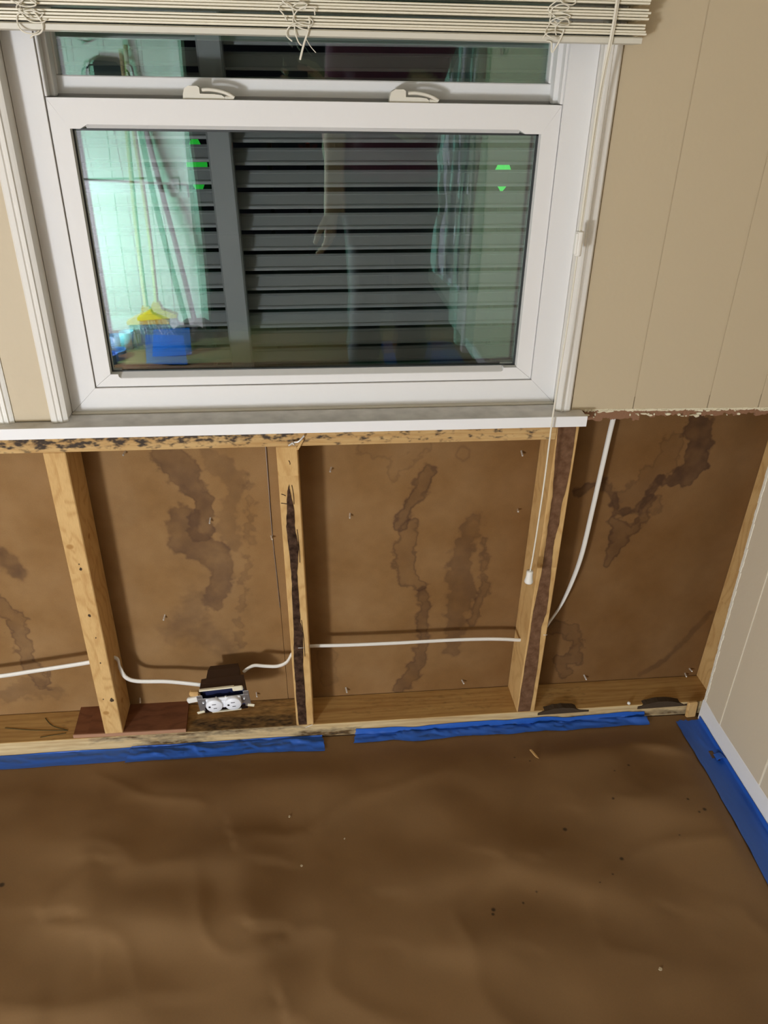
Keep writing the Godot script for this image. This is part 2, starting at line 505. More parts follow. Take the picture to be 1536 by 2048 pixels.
	boxed("foot_board", Vector3(XL, 0.0, ZB - 0.014), Vector3(-0.55, 0.085, ZB), M.stool, wb, 0.003)
	# the unlit room beyond the opening
	for r in [[Vector3(XL, 0, 6.1), Vector3(1.3, H, 6.2)], [Vector3(-1.2, 0, ZB + 0.1), Vector3(-1.1, H, 6.1)], [Vector3(0.98, 0, ZB + 0.1), Vector3(1.3, H, 6.1)]]:
		boxed("far_wall", r[0], r[1], M.dark_wall, wb, 0.0)
	boxed("far_floor", Vector3(-1.1, 0, ZB + 0.1), Vector3(0.98, 0.004, 6.1), M.dark_wall, wb, 0.0)

# the outline of a panel board whose lower end was snapped off
func torn_board(x0: float, x1: float, y: float, top: float, s: int) -> PackedVector2Array:
	var p := PackedVector2Array([Vector2(x1, top), Vector2(x0, top)])
	var r := RandomNumberGenerator.new(); r.seed = 70 + s
	var n := int((x1 - x0) / 0.006)
	for i in n + 1: p.append(Vector2(lerpf(x0, x1, float(i) / n), y + 0.004 + r.randf_range(-0.0022, 0.0022)))
	return p

func torn_edge(wf: Node3D) -> void:
	var r := RandomNumberGenerator.new(); r.seed = 21
	var brown := MB.new(); var pale := MB.new()
	var x := 0.546
	while x < 0.9313:
		var w := r.randf_range(0.006, 0.02)
		var hgt := r.randf_range(0.007, 0.0135)
		if x < 0.64: hgt += 0.006
		var y1 := 0.776 - (x - 0.55) * 0.012
		var n := 5
		var p := PackedVector2Array([Vector2(x + w, y1), Vector2(x, y1)])
		for k in n: p.append(Vector2(x + w * k / (n - 1), y1 - hgt - r.randf_range(0.0, 0.0035)))
		brown.prism(p, Transform3D(Basis(), Vector3.ZERO), 0.0005, 0.0042 + r.randf_range(0, 0.0006))
		x += w * 0.96
	# paint flakes and crumbs that still hang on it
	for k in 60:
		var fx := 0.548 + 0.38 * r.randf()
		var top := r.randf() < 0.55
		var fy := 0.776 - (fx - 0.55) * 0.012 + (r.randf_range(-0.003, 0.001) if top else r.randf_range(-0.013, -0.007))
		if fx > 0.62 and fx < 0.72 and not top: fy += 0.001
		var w := r.randf_range(0.003, 0.014) if top else pow(r.randf(), 2.0) * 0.012 + 0.0015
		var h := r.randf_range(0.0015, 0.0034) if top else r.randf_range(0.0012, 0.0052)
		var p := PackedVector2Array()
		for q in 7:
			var a := TAU * q / 7.0
			p.append(Vector2(fx + cos(a) * w * r.randf_range(0.35, 0.6), fy + sin(a) * h * r.randf_range(0.35, 0.65)))
		pale.prism(p, Transform3D(Basis(Vector3.UP, r.randf_range(-0.25, 0.25)), Vector3(fx, 0, 0)) * Transform3D(Basis(), Vector3(-fx, 0, 0)), 0.004, 0.0062 + r.randf_range(0, 0.0012))
	var lx := 0.545
	while lx < 0.93:   # the broken paint skin along the top of the tear
		var w := r.randf_range(0.004, 0.012)
		var y1 := 0.7785 - (lx - 0.55) * 0.012
		pale.prism(PackedVector2Array([Vector2(lx, y1), Vector2(lx + w, y1 + r.randf_range(-0.0008, 0.0008)), Vector2(lx + w, y1 - r.randf_range(0.002, 0.0058)), Vector2(lx + w * 0.5, y1 - r.randf_range(0.0015, 0.005)), Vector2(lx, y1 - r.randf_range(0.002, 0.0055))]), Transform3D(), 0.004, 0.0056 + r.randf_range(0, 0.0005))
		lx += w * r.randf_range(0.95, 1.15)
	var e := obj("torn_edge", brown, M.hardboard, wf)
	tag(e, "ragged brown hardboard edge where the lower panel was broken away", "", "", "")
	var f := obj("paint_flakes", pale, M.flake, e)
	f.set_meta("kind", "stuff")

# ------------------------------------------------------------------ window, casing, sill
func window_unit() -> void:
	var w := thing("window_1", "white vinyl single-hung window with two sash latches, dark night glass", "window", Vector3(0.07, 0.779, -0.06), "", "structure")
	var X0 := -0.357; var X1 := 0.4965; var Y0 := 0.779; var Y1 := 1.765
	var ix0 := -0.3128; var ix1 := 0.4515; var iy0 := 0.8225; var iy1 := 1.722
	var zf := -0.03; var zb := -0.10
	# mitred frame: four boards with their own joints
	var frame := [[Vector2(X0, Y0), Vector2(X1, Y0), Vector2(ix1 + 0.0003, iy0), Vector2(ix0 - 0.0003, iy0)], [Vector2(X1, Y0 + 0.0006), Vector2(X1, Y1 - 0.0006), Vector2(ix1, iy1), Vector2(ix1, iy0 + 0.0006)], [Vector2(X1, Y1), Vector2(X0, Y1), Vector2(ix0, iy1), Vector2(ix1, iy1)], [Vector2(X0, Y1 - 0.0006), Vector2(X0, Y0 + 0.0006), Vector2(ix0, iy0 + 0.0006), Vector2(ix0, iy1)]]
	for k in 4:
		var mb := MB.new()
		mb.prism(PackedVector2Array(frame[k]), Transform3D(), zb, zf)
		var raised := []   # a slightly stepped inner lip
		obj(["frame_sill", "frame_jamb", "frame_head", "frame_jamb"][k], mb, M.pvc, w)
	# inner tracks of the jambs behind the lower sash
	for s in [-1, 1]:
		var x := ix0 if s < 0 else ix1
		boxed("jamb_track", Vector3(minf(x, x - s * 0.011), 1.2625, -0.099), Vector3(maxf(x, x - s * 0.011), iy1, -0.052), M.pvc, w, 0.0015)
		boxed("track_lip", Vector3(minf(x, x - s * 0.0045), 1.2625, -0.052), Vector3(maxf(x, x - s * 0.0045), iy1, -0.034), M.pvc, w, 0.0012)
	# lower sash, proud of the upper one
	var ls := Node3D.new(); ls.name = "lower_sash"; w.add_child(ls, true)
	var sx0 := ix0 + 0.0012; var sx1 := ix1 - 0.0012; var sy0 := iy0 + 0.0012; var sy1 := 1.2615
	var gx0 := -0.2845; var gx1 := 0.4225; var gy0 := 0.8455; var gy1 := 1.2213
	var zs := -0.0345
	var sash := [["bottom_rail", [Vector2(sx0, sy0), Vector2(sx1, sy0), Vector2(gx1, gy0), Vector2(0.399, gy0), Vector2(0.398, 0.8405), Vector2(0.394, 0.838), Vector2(-0.267, 0.838), Vector2(-0.271, 0.8405), Vector2(-0.272, gy0), Vector2(gx0, gy0)]], ["stile", [Vector2(sx1, sy0 + 0.0005), Vector2(sx1, sy1 - 0.0005), Vector2(gx1, gy1), Vector2(gx1, gy0 + 0.0005)]], ["top_rail", [Vector2(sx1, sy1), Vector2(sx0, sy1), Vector2(gx0, gy1), Vector2(-0.270, gy1), Vector2(-0.258, 1.2278), Vector2(0.385, 1.2278), Vector2(0.397, gy1), Vector2(gx1, gy1)]], ["stile", [Vector2(sx0, sy1 - 0.0005), Vector2(sx0, sy0 + 0.0005), Vector2(gx0, gy0 + 0.0005), Vector2(gx0, gy1)]]]
	for s in sash:
		var mb := MB.new()
		mb.prism(PackedVector2Array(s[1]), Transform3D(), -0.066, zs)
		obj(s[0], mb, M.pvc, ls)
	# finger grooves: a hollow moulding along the top and bottom rails, with slanted ends
	for k in 2:
		var mb := MB.new()
		var t := Transform3D(Basis(Vector3(0, 0, 1), Vector3(0, 1, 0), Vector3(-1, 0, 0)), Vector3.ZERO)
		if k == 0:   # under the top rail: cove that turns down and forward, ending in a bright lip
			mb.prism(PackedVector2Array([Vector2(zs - 0.0002, 1.2290), Vector2(zs - 0.0008, 1.2272), Vector2(zs - 0.0120, 1.2215), Vector2(zs - 0.0160, 1.2215), Vector2(zs - 0.0160, 1.2290)]), t, -0.390, 0.263)
		else:
			mb.prism(PackedVector2Array([Vector2(zs - 0.0002, 0.8370), Vector2(zs - 0.0008, 0.8386), Vector2(zs - 0.0140, 0.8458), Vector2(zs - 0.0160, 0.8460), Vector2(zs - 0.0160, 0.8370)]), t, -0.398, 0.272)
		obj("finger_groove", mb, M.pvc, ls)
	# black seal round the glass
	var seal := MB.new()
	for r in [[gx0, gy0, gx1, gy0 + 0.0022], [gx0, gy1 - 0.003, gx1, gy1], [gx0, gy0, gx0 + 0.0022, gy1], [gx1 - 0.004, gy0, gx1, gy1]]:
		seal.box(Vector3(r[0], r[1], -0.0508), Vector3(r[2], r[3], -0.0478), 0.0003)
	obj("glazing_seal", seal, M.seal, ls)
	# two panes, each slightly bowed, the outer with a greenish reflecting coat
	var clear := StandardMaterial3D.new()
	var wi := Image.create(4, 4, false, Image.FORMAT_RGBA8); wi.fill(Color(0.97, 0.96, 1.0, 0.057))
	clear.albedo_texture = tex(wi); clear.transparency = BaseMaterial3D.TRANSPARENCY_ALPHA; clear.roughness = 0.0; clear.metallic = 1.0
	var coat := StandardMaterial3D.new()
	var ci := Image.create(4, 4, false, Image.FORMAT_RGBA8); ci.fill(Color(0.66, 0.97, 0.85, 0.105))
	coat.albedo_texture = tex(ci); coat.transparency = BaseMaterial3D.TRANSPARENCY_ALPHA; coat.roughness = 0.0; coat.metallic = 1.0
	pane("pane", gx0, gx1, gy0, gy1, -0.0505, 0.003, -0.0007, clear, ls)
	pane("outer_pane", gx0, gx1, gy0, gy1, -0.0635, 0.003, 0.0015, coat, ls)
	# upper sash: its bottom rail and glass, stiles and top out of sight under the blind
	var us := Node3D.new(); us.name = "upper_sash"; w.add_child(us, true)
	var ux0 := ix0 + 0.0012; var ux1 := ix1 - 0.0012
	boxed("bottom_rail", Vector3(ux0, 1.262, -0.099), Vector3(ux1, 1.2895, -0.0745), M.pvc, us, 0.0015)
	boxed("rail_ledge", Vector3(ux0, 1.2575, -0.0745), Vector3(ux1, 1.2655, -0.0675), M.pvc_dark, us, 0.0008)
	boxed("top_rail", Vector3(ux0, iy1 - 0.03, -0.099), Vector3(ux1, iy1, -0.0745), M.pvc, us, 0.0015)
	boxed("stile", Vector3(ux0, 1.2897, -0.099), Vector3(ux0 + 0.0125, iy1 - 0.03, -0.0765), M.pvc, us, 0.0012)
	boxed("stile", Vector3(ux1 - 0.0125, 1.2897, -0.099), Vector3(ux1, iy1 - 0.03, -0.0765), M.pvc, us, 0.0012)
	pane("pane", ux0 + 0.0125, ux1 - 0.0125, 1.2895, iy1 - 0.03, -0.0815, 0.003, -0.0004, clear, us)
	pane("outer_pane", ux0 + 0.0125, ux1 - 0.0125, 1.2895, iy1 - 0.03, -0.0915, 0.003, 0.0009, coat, us)
	# sash latches
	for x in [-0.1185, 0.1855]:
		var la := Node3D.new(); la.name = "sash_latch"; w.add_child(la, true)
		var mb := MB.new()
		mb.prism(PackedVector2Array([Vector2(x, 1.2614), Vector2(x + 0.0005, 1.268), Vector2(x + 0.003, 1.2755), Vector2(x + 0.009, 1.2790), Vector2(x + 0.0215, 1.2790), Vector2(x + 0.0245, 1.2770), Vector2(x + 0.0250, 1.2690), Vector2(x + 0.045, 1.2687), Vector2(x + 0.0565, 1.2675), Vector2(x + 0.060, 1.2650), Vector2(x + 0.061, 1.2614)]), Transform3D(), -0.058, -0.0405)
		obj("keeper", mb, M.latch, la)
		var lv := MB.new()
		lv.tube([Vector3(x + 0.0285, 1.2742, -0.0440), Vector3(x + 0.040, 1.2746, -0.0430), Vector3(x + 0.054, 1.2728, -0.0425), Vector3(x + 0.066, 1.2693, -0.0425), Vector3(x + 0.0745, 1.2645, -0.0425)], 0.0042, 0.0028, 10, 5)
		lv.box(Vector3(x + 0.0605, 1.2614, -0.0475), Vector3(x + 0.074, 1.2665, -0.039), 0.0015)
		obj("lever", lv, M.latch, la)
	# jamb liner that closes the wall's thickness round the window
	var liner := MB.new()
	liner.box(Vector3(X0 - 0.018, Y0, -0.104), Vector3(X0 - 0.0008, Y1 + 0.03, 0.0), 0.001)
	liner.box(Vector3(X1 + 0.0008, Y0, -0.104), Vector3(X1 + 0.018, Y1 + 0.03, 0.0), 0.001)
	liner.box(Vector3(X0 - 0.018, Y1 + 0.0008, -0.104), Vector3(X1 + 0.018, Y1 + 0.03, 0.0), 0.001)
	obj("jamb_liner", liner, M.trim, w)
	# casings: moulded boards standing on the sill
	var prof := func(w0: float) -> PackedVector2Array:   # x across from the inner edge, y = thickness
		return PackedVector2Array([Vector2(0, 0), Vector2(w0, 0), Vector2(w0, 0.0085), Vector2(w0 - 0.003, 0.0115), Vector2(w0 * 0.62, 0.0122), Vector2(w0 * 0.56, 0.0103), Vector2(w0 * 0.48, 0.0103), Vector2(w0 * 0.42, 0.0118), Vector2(w0 * 0.30, 0.0118), Vector2(w0 * 0.25, 0.0092), Vector2(w0 * 0.12, 0.0080), Vector2(0, 0.0065)])
	var mb1 := MB.new()
	mb1.prism(prof.call(0.0275), Transform3D(Basis(Vector3(-1, 0, 0), Vector3(0, 0, 1), Vector3(0, 1, 0)), Vector3(-0.3555, 0, 0.0005)), 0.7785, 1.79)
	tag(obj("trim_1", mb1, M.trim), "moulded white window casing beside the narrow cream panel strip", "casing", "", "structure")
	var mb2 := MB.new()
	mb2.prism(prof.call(0.0262), Transform3D(Basis(Vector3(1, 0, 0), Vector3(0, 0, 1), Vector3(0, 1, 0)), Vector3(0.4900, 0, 0.0025)), 0.7785, 1.79)
	tag(obj("trim_2", mb2, M.trim), "moulded white window casing beside the wide cream panels, cord in front", "casing", "", "structure")
	var mb3 := MB.new()
	mb3.prism(prof.call(0.026), Transform3D(Basis(Vector3(-1, 0, 0), Vector3(0, 0, 1), Vector3(0, 1, 0)), Vector3(-0.4430, 0, 0.0005)), 0.777, 1.79)
	tag(obj("trim_3", mb3, M.paint_white), "white painted casing edge at the photo's border beyond the cream strip", "casing", "", "structure")
	var mb5 := MB.new()
	mb5.box(Vector3(-0.3826, 1.765, 0.0005), Vector3(0.5162, 1.80, 0.0125), 0.002)
	tag(obj("trim_4", mb5, M.trim), "white head casing above the window behind the blind", "casing", "", "structure")
	# the sill board (stool): grey with dust on top, its white front edge cleanly painted
	var st := thing("window_sill", "long white window sill board with dusty grey top and clean front edge", "window sill", Vector3(0.0, 0.759, 0.0), "", "structure")
	var dust := mat(Color(0.50, 0.48, 0.45), 0.75)
	var di := NoiseTexture2D.new(); di.width = 256; di.height = 256; di.seamless = true; di.noise = noise(77, 0.02, 5)
	var ramp := Gradient.new(); ramp.set_color(0, Color(0.78, 0.765, 0.74)); ramp.set_color(1, Color(0.90, 0.885, 0.86)); di.color_ramp = ramp
	dust.albedo_color = Color.WHITE; dust.albedo_texture = di; triplanar(dust, 4.0)
	var p := MB.new()
	p.prism(PackedVector2Array([Vector2(-0.93, -0.104), Vector2(0.513, -0.104), Vector2(0.513, -0.0005), Vector2(0.5385, 0.0065), Vector2(0.5385, 0.0352), Vector2(-0.93, 0.0302)]), Transform3D(Basis(Vector3(1, 0, 0), Vector3(0, 0, 1), Vector3(0, -1, 0)), Vector3.ZERO), -0.7780, -0.7598)
	obj("board", p, dust, st)
	var fe := MB.new()
	fe.prism(PackedVector2Array([Vector2(-0.93, 0.0302), Vector2(0.5385, 0.0352), Vector2(0.5392, 0.0352), Vector2(0.5395, 0.0380), Vector2(-0.93, 0.0330)]), Transform3D(Basis(Vector3(1, 0, 0), Vector3(0, 0, 1), Vector3(0, -1, 0)), Vector3.ZERO), -0.7785, -0.7592)
	obj("front_edge", fe, M.stool, st)
	var inner := MB.new()
	inner.box(Vector3(X0, 0.7780, -0.034), Vector3(X1, 0.7815, -0.0215), 0.0015)
	obj("caulk_bead", inner, mat(Color(0.62, 0.58, 0.48), 0.7), st)

func pane(called: String, x0: float, x1: float, y0: float, y1: float, z: float, t: float, bow: float, m: Material, parent: Node3D) -> void:
	var mb := MB.new(); var n := 14
	for side in 2:
		mb.group = 11 + side
		var zz := z - t * side
		var q := func(i: int, j: int) -> Vector3:
			var u := 2.0 * i / n - 1.0; var v := 2.0 * j / n - 1.0
			return Vector3(lerpf(x0, x1, (u + 1) / 2), lerpf(y0, y1, (v + 1) / 2), zz + bow * (1 - u * u) * (1 - 0.6 * v * v))
		for j in n:
			for i in n: mb.quad(q.call(i, j), q.call(i + 1, j), q.call(i + 1, j + 1), q.call(i, j + 1), Vector3(0, 0, 1 if side == 0 else -1))
	obj(called, mb, m, parent)

# ------------------------------------------------------------------ opened wall
func capsule_chain(x: float, y: float, c: Array) -> float:
	var d := 9.0
	var n := c.size() / 3
	if n == 1: return Vector2(x - c[0], y - c[1]).length() - c[2]
	for i in n - 1:
		var a := Vector2(c[i * 3], c[i * 3 + 1]); var b := Vector2(c[i * 3 + 3], c[i * 3 + 4])
		var ab := b - a; var p := Vector2(x, y) - a
		var t := clampf(p.dot(ab) / ab.length_squared(), 0.0, 1.0)
		d = minf(d, (p - ab * t).length() - lerpf(c[i * 3 + 2], c[i * 3 + 5], t))
	return d

func sheathing_image(X0: float, X1: float, Y0: float, Y1: float) -> Image:
	var W := 1500; var H := 690
	var big := noise(3, 0.006, 4).get_image(W, H); var mid := noise(4, 0.03, 4).get_image(W, H); var grain := noise(5, 0.5, 2).get_image(W, H)
	var D := PackedFloat32Array(); D.resize(W * H)          # how dark each stain makes the board
	var n1 := noise(40, 30.0, 2); var n2 := noise(41, 110.0, 2); var n3 := noise(42, 16.0, 3)
	# chain of (x, y, radius), fill, ring, softness, warp
	var S := [
		[[-0.572, 0.459, 0.015, -0.554, 0.434, 0.016, -0.54, 0.409, 0.009], 0.55, 0.10, 0.012, 0.010],
		[[-0.593, 0.344, 0.014, -0.573, 0.298, 0.018, -0.572, 0.231, 0.014, -0.564, 0.169, 0.018, -0.546, 0.125, 0.015], 0.32, 0.26, 0.004, 0.014],
		[[-0.637, 0.095, 0.015, -0.58, 0.113, 0.025, -0.53, 0.095, 0.015], 0.26, 0.10, 0.012, 0.014],
		[[-0.235, 0.668, 0.016, -0.206, 0.65, 0.031, -0.187, 0.617, 0.026, -0.172, 0.584, 0.015, -0.160, 0.567, 0.014, -0.17, 0.522, 0.018, -0.175, 0.493, 0.02], 0.46, 0.14, 0.004, 0.011],
		[[-0.202, 0.529, 0.027, -0.205, 0.477, 0.031, -0.182, 0.462, 0.027, -0.149, 0.436, 0.029, -0.141, 0.401, 0.022, -0.15, 0.358, 0.018, -0.166, 0.316, 0.016], 0.44, 0.12, 0.006, 0.011],
		[[-0.192, 0.328, 0.023, -0.223, 0.277, 0.027, -0.258, 0.245, 0.021, -0.19, 0.241, 0.019, -0.15, 0.20, 0.02], 0.36, 0.0, 0.022, 0.014],
		[[-0.144, 0.669, 0.013, -0.123, 0.637, 0.019, -0.089, 0.609, 0.015, -0.108, 0.565, 0.012, -0.123, 0.508, 0.016, -0.109, 0.461, 0.012], 0.27, 0.06, 0.009, 0.014],
		[[-0.071, 0.608, 0.003, -0.078, 0.471, 0.003, -0.097, 0.348, 0.003, -0.114, 0.284, 0.003, -0.116, 0.202, 0.003], 0.16, 0.1, 0.004, 0.016],
		[[-0.18, 0.42, 0.06, -0.12, 0.30, 0.05, -0.2, 0.20, 0.05], 0.10, 0.0, 0.04, 0.02],
		[[0.16, 0.673, 0.017, 0.214, 0.664, 0.021, 0.263, 0.67, 0.016, 0.21, 0.615, 0.012], 0.05, 0.20, 0.003, 0.012],
		[[0.28, 0.618, 0.012, 0.268, 0.579, 0.015, 0.249, 0.546, 0.009, 0.233, 0.511, 0.011, 0.228, 0.494, 0.01], 0.34, 0.34, 0.003, 0.009],
		[[0.249, 0.487, 0.015, 0.242, 0.445, 0.021, 0.239, 0.407, 0.021, 0.248, 0.362, 0.018, 0.274, 0.339, 0.013], 0.20, 0.36, 0.003, 0.010],
		[[0.282, 0.321, 0.011, 0.289, 0.281, 0.009, 0.283, 0.24, 0.01, 0.289, 0.183, 0.01, 0.28, 0.132, 0.014, 0.265, 0.088, 0.018, 0.24, 0.05, 0.014], 0.42, 0.24, 0.006, 0.010],
		[[0.38, 0.493, 0.017, 0.372, 0.457, 0.017, 0.361, 0.414, 0.019, 0.36, 0.363, 0.022, 0.371, 0.31, 0.027, 0.358, 0.249, 0.018, 0.361, 0.2, 0.017, 0.359, 0.156, 0.015], 0.38, 0.14, 0.009, 0.012],
		[[0.408, 0.443, 0.005, 0.413, 0.405, 0.005, 0.408, 0.361, 0.004, 0.422, 0.327, 0.01, 0.407, 0.281, 0.006, 0.399, 0.233, 0.007], 0.26, 0.24, 0.004, 0.010],
		[[0.385, 0.478, 0.012], -0.30, 0.0, 0.006, 0.008],
		[[0.348, 0.653, 0.013], 0.0, 0.26, 0.004, 0.006],
		[[0.82, 0.7, 0.025, 0.835, 0.656, 0.021, 0.835, 0.611, 0.024, 0.814, 0.583, 0.02, 0.778, 0.576, 0.011], 0.62, 0.12, 0.004, 0.012],
		[[0.594, 0.556, 0.006, 0.619, 0.57, 0.006, 0.644, 0.58, 0.006, 0.67, 0.547, 0.005, 0.688, 0.505, 0.005, 0.721, 0.507, 0.004, 0.744, 0.527, 0.007, 0.759, 0.562, 0.006, 0.766, 0.579, 0.005], 0.50, 0.15, 0.004, 0.009],
		[[0.752, 0.532, 0.009, 0.747, 0.484, 0.009, 0.726, 0.458, 0.009, 0.689, 0.48, 0.013, 0.702, 0.443, 0.018, 0.698, 0.405, 0.012, 0.687, 0.375, 0.005], 0.34, 0.30, 0.003, 0.009],
		[[0.592, 0.207, 0.017, 0.635, 0.194, 0.017, 0.653, 0.152, 0.01, 0.653, 0.107, 0.015, 0.611, 0.11, 0.012, 0.634, 0.07, 0.015], 0.24, 0.28, 0.003, 0.010],
		[[0.823, 0.049, 0.004, 0.877, 0.091, 0.004, 0.923, 0.164, 0.004, 0.957, 0.228, 0.004], 0.32, 0.0, 0.004, 0.004],
		[[0.756, 0.52, 0.022, 0.7, 0.534, 0.026, 0.718, 0.551, 0.022, 0.77, 0.613, 0.024, 0.777, 0.658, 0.021], 0.16, 0.22, 0.004, 0.012],
		[[0.07, 0.16, 0.02, 0.075, 0.09, 0.016], 0.05, 0.16, 0.003, 0.008],
		[[-0.30, 0.55, 0.03, -0.22, 0.60, 0.04], 0.07, 0.02, 0.02, 0.02],
	]
	var sx := (X1 - X0) / W; var sy := (Y1 - Y0) / H
	for s in S:
		var c: Array = s[0]
		var lo := Vector2(9, 9); var hi := Vector2(-9, -9)
		for i in c.size() / 3:
			var e: float = c[i * 3 + 2] + s[3] * 2 + s[4] + 0.008
			lo = lo.min(Vector2(c[i * 3] - e, c[i * 3 + 1] - e)); hi = hi.max(Vector2(c[i * 3] + e, c[i * 3 + 1] + e))
		for j in range(maxi(int((Y1 - hi.y) / sy), 0), mini(int((Y1 - lo.y) / sy) + 1, H)):
			var y := Y1 - (j + 0.5) * sy
			for i in range(maxi(int((lo.x - X0) / sx), 0), mini(int((hi.x - X0) / sx) + 1, W)):
				var x := X0 + (i + 0.5) * sx
				var d := capsule_chain(x, y, c)
				if d > s[3] * 2.0 + s[4] + 0.008: continue
				d += s[4] * (n1.get_noise_2d(x, y) + 0.22 * n2.get_noise_2d(x, y)) - 0.0035
				var fill: float = smoothstep(s[3], -s[3], d) * minf(s[1] * 1.3, 0.85) * (0.85 + 0.45 * n3.get_noise_2d(x, y))
				var q := (d + 0.003) / 0.0032
				var ring: float = exp(-q * q) * s[2]
				var k := j * W + i
				D[k] = D[k] + fill * (1.0 - maxf(D[k], 0.0)) + ring * (1.0 - maxf(D[k], 0.0))
	var bd := big.get_data(); var md := mid.get_data(); var gd := grain.get_data()
	var bpp := bd.size() / (W * H)
	var out := PackedByteArray(); out.resize(W * H * 3)
	for k in W * H:
		var b := bd[k * bpp] / 255.0 - 0.5; var m := md[k * bpp] / 255.0 - 0.5; var g := gd[k * bpp] / 255.0 - 0.5
		var v := 1.0 + 0.28 * b + 0.10 * m + 0.16 * g
		var d := clampf(D[k], -0.3, 0.9)
		# base board colour and the colour of a soaked board
		var px := X0 + (k % W) * sx   # the board is damper, and so browner, towards the corner
		var damp := smoothstep(-0.1, 0.75, px)
		v *= 1.0 - 0.34 * damp
		var r := lerpf(0.280, 0.088, d) * v; var gg := lerpf(0.158, 0.046, d) * v * (1.0 + 0.10 * b - 0.10 * damp); var bb := lerpf(0.063, 0.026, d) * v * (1.0 + 0.3 * b - 0.22 * damp)
		out[k * 3] = s8(r); out[k * 3 + 1] = s8(gg); out[k * 3 + 2] = s8(bb)
	return Image.create_from_data(W, H, false, Image.FORMAT_RGB8, out)

# dark patches on a long timber face; P holds [u0, u1, v0, v1, strength] in 0..1 of the picture
func timber_image(W: int, H: int, light: Color, dark: Color, mould: Color, P: Array, seed_: int, thr: float, spots := 0.9, gain := 1.9) -> Image:
	var n1 := noise(seed_, 0.02, 4); var n2 := noise(seed_ + 1, 0.09, 4); var n3 := noise(seed_ + 2, 0.25, 2)
	var img := Image.create(W, H, false, Image.FORMAT_RGB8)
	for j in H:
		for i in W:
			var u := float(i) / W; var v := float(j) / H
			var gr := 0.5 + 0.5 * sin(j * 0.55 + n1.get_noise_2d(i * 0.12, j) * 7.0)
			var t := clampf(0.3 * gr * gr + 0.35 * n1.get_noise_2d(i * 0.25, j * 1.6) + 0.25 * n3.get_noise_2d(i * 0.12, j * 1.4) + 0.2, 0.0, 1.0)
			var c := light.lerp(dark, t)
			var s := 0.0
			for p in P:
				var e := minf(minf(u - p[0], p[1] - u) * 30.0, minf(v - p[2], p[3] - v) * 7.0)
				if e > -0.5: s = maxf(s, p[4] * clampf(e + 0.5, 0.0, 1.0))
			if s > 0.0:
				var q := n2.get_noise_2d(i * 0.45, j) * spots + n3.get_noise_2d(i * 0.4, j) * spots * 0.4 + s - thr
				c = c.lerp(mould, clampf(q * gain, 0.0, 0.96))
			img.set_pixel(i, j, Color8(s8(c.r), s8(c.g), s8(c.b)))
	return img

func ribbon(mb: MB, L: Array, R: Array, z0: float, z1: float, jag: float, seed_: int) -> void:
	var r := RandomNumberGenerator.new(); r.seed = seed_
	var p := PackedVector2Array()
	var add := func(A: Array, sgn: float) -> void:
		for i in A.size() - 1:
			for k in 5: p.append((A[i] as Vector2).lerp(A[i + 1], k / 5.0) + Vector2(r.randf_range(-jag, jag), 0))
		p.append(A[-1])
	add.call(L, 1.0)
	var B := R.duplicate(); B.reverse()
	add.call(B, -1.0)
	mb.prism(p, Transform3D(), z0, z1)

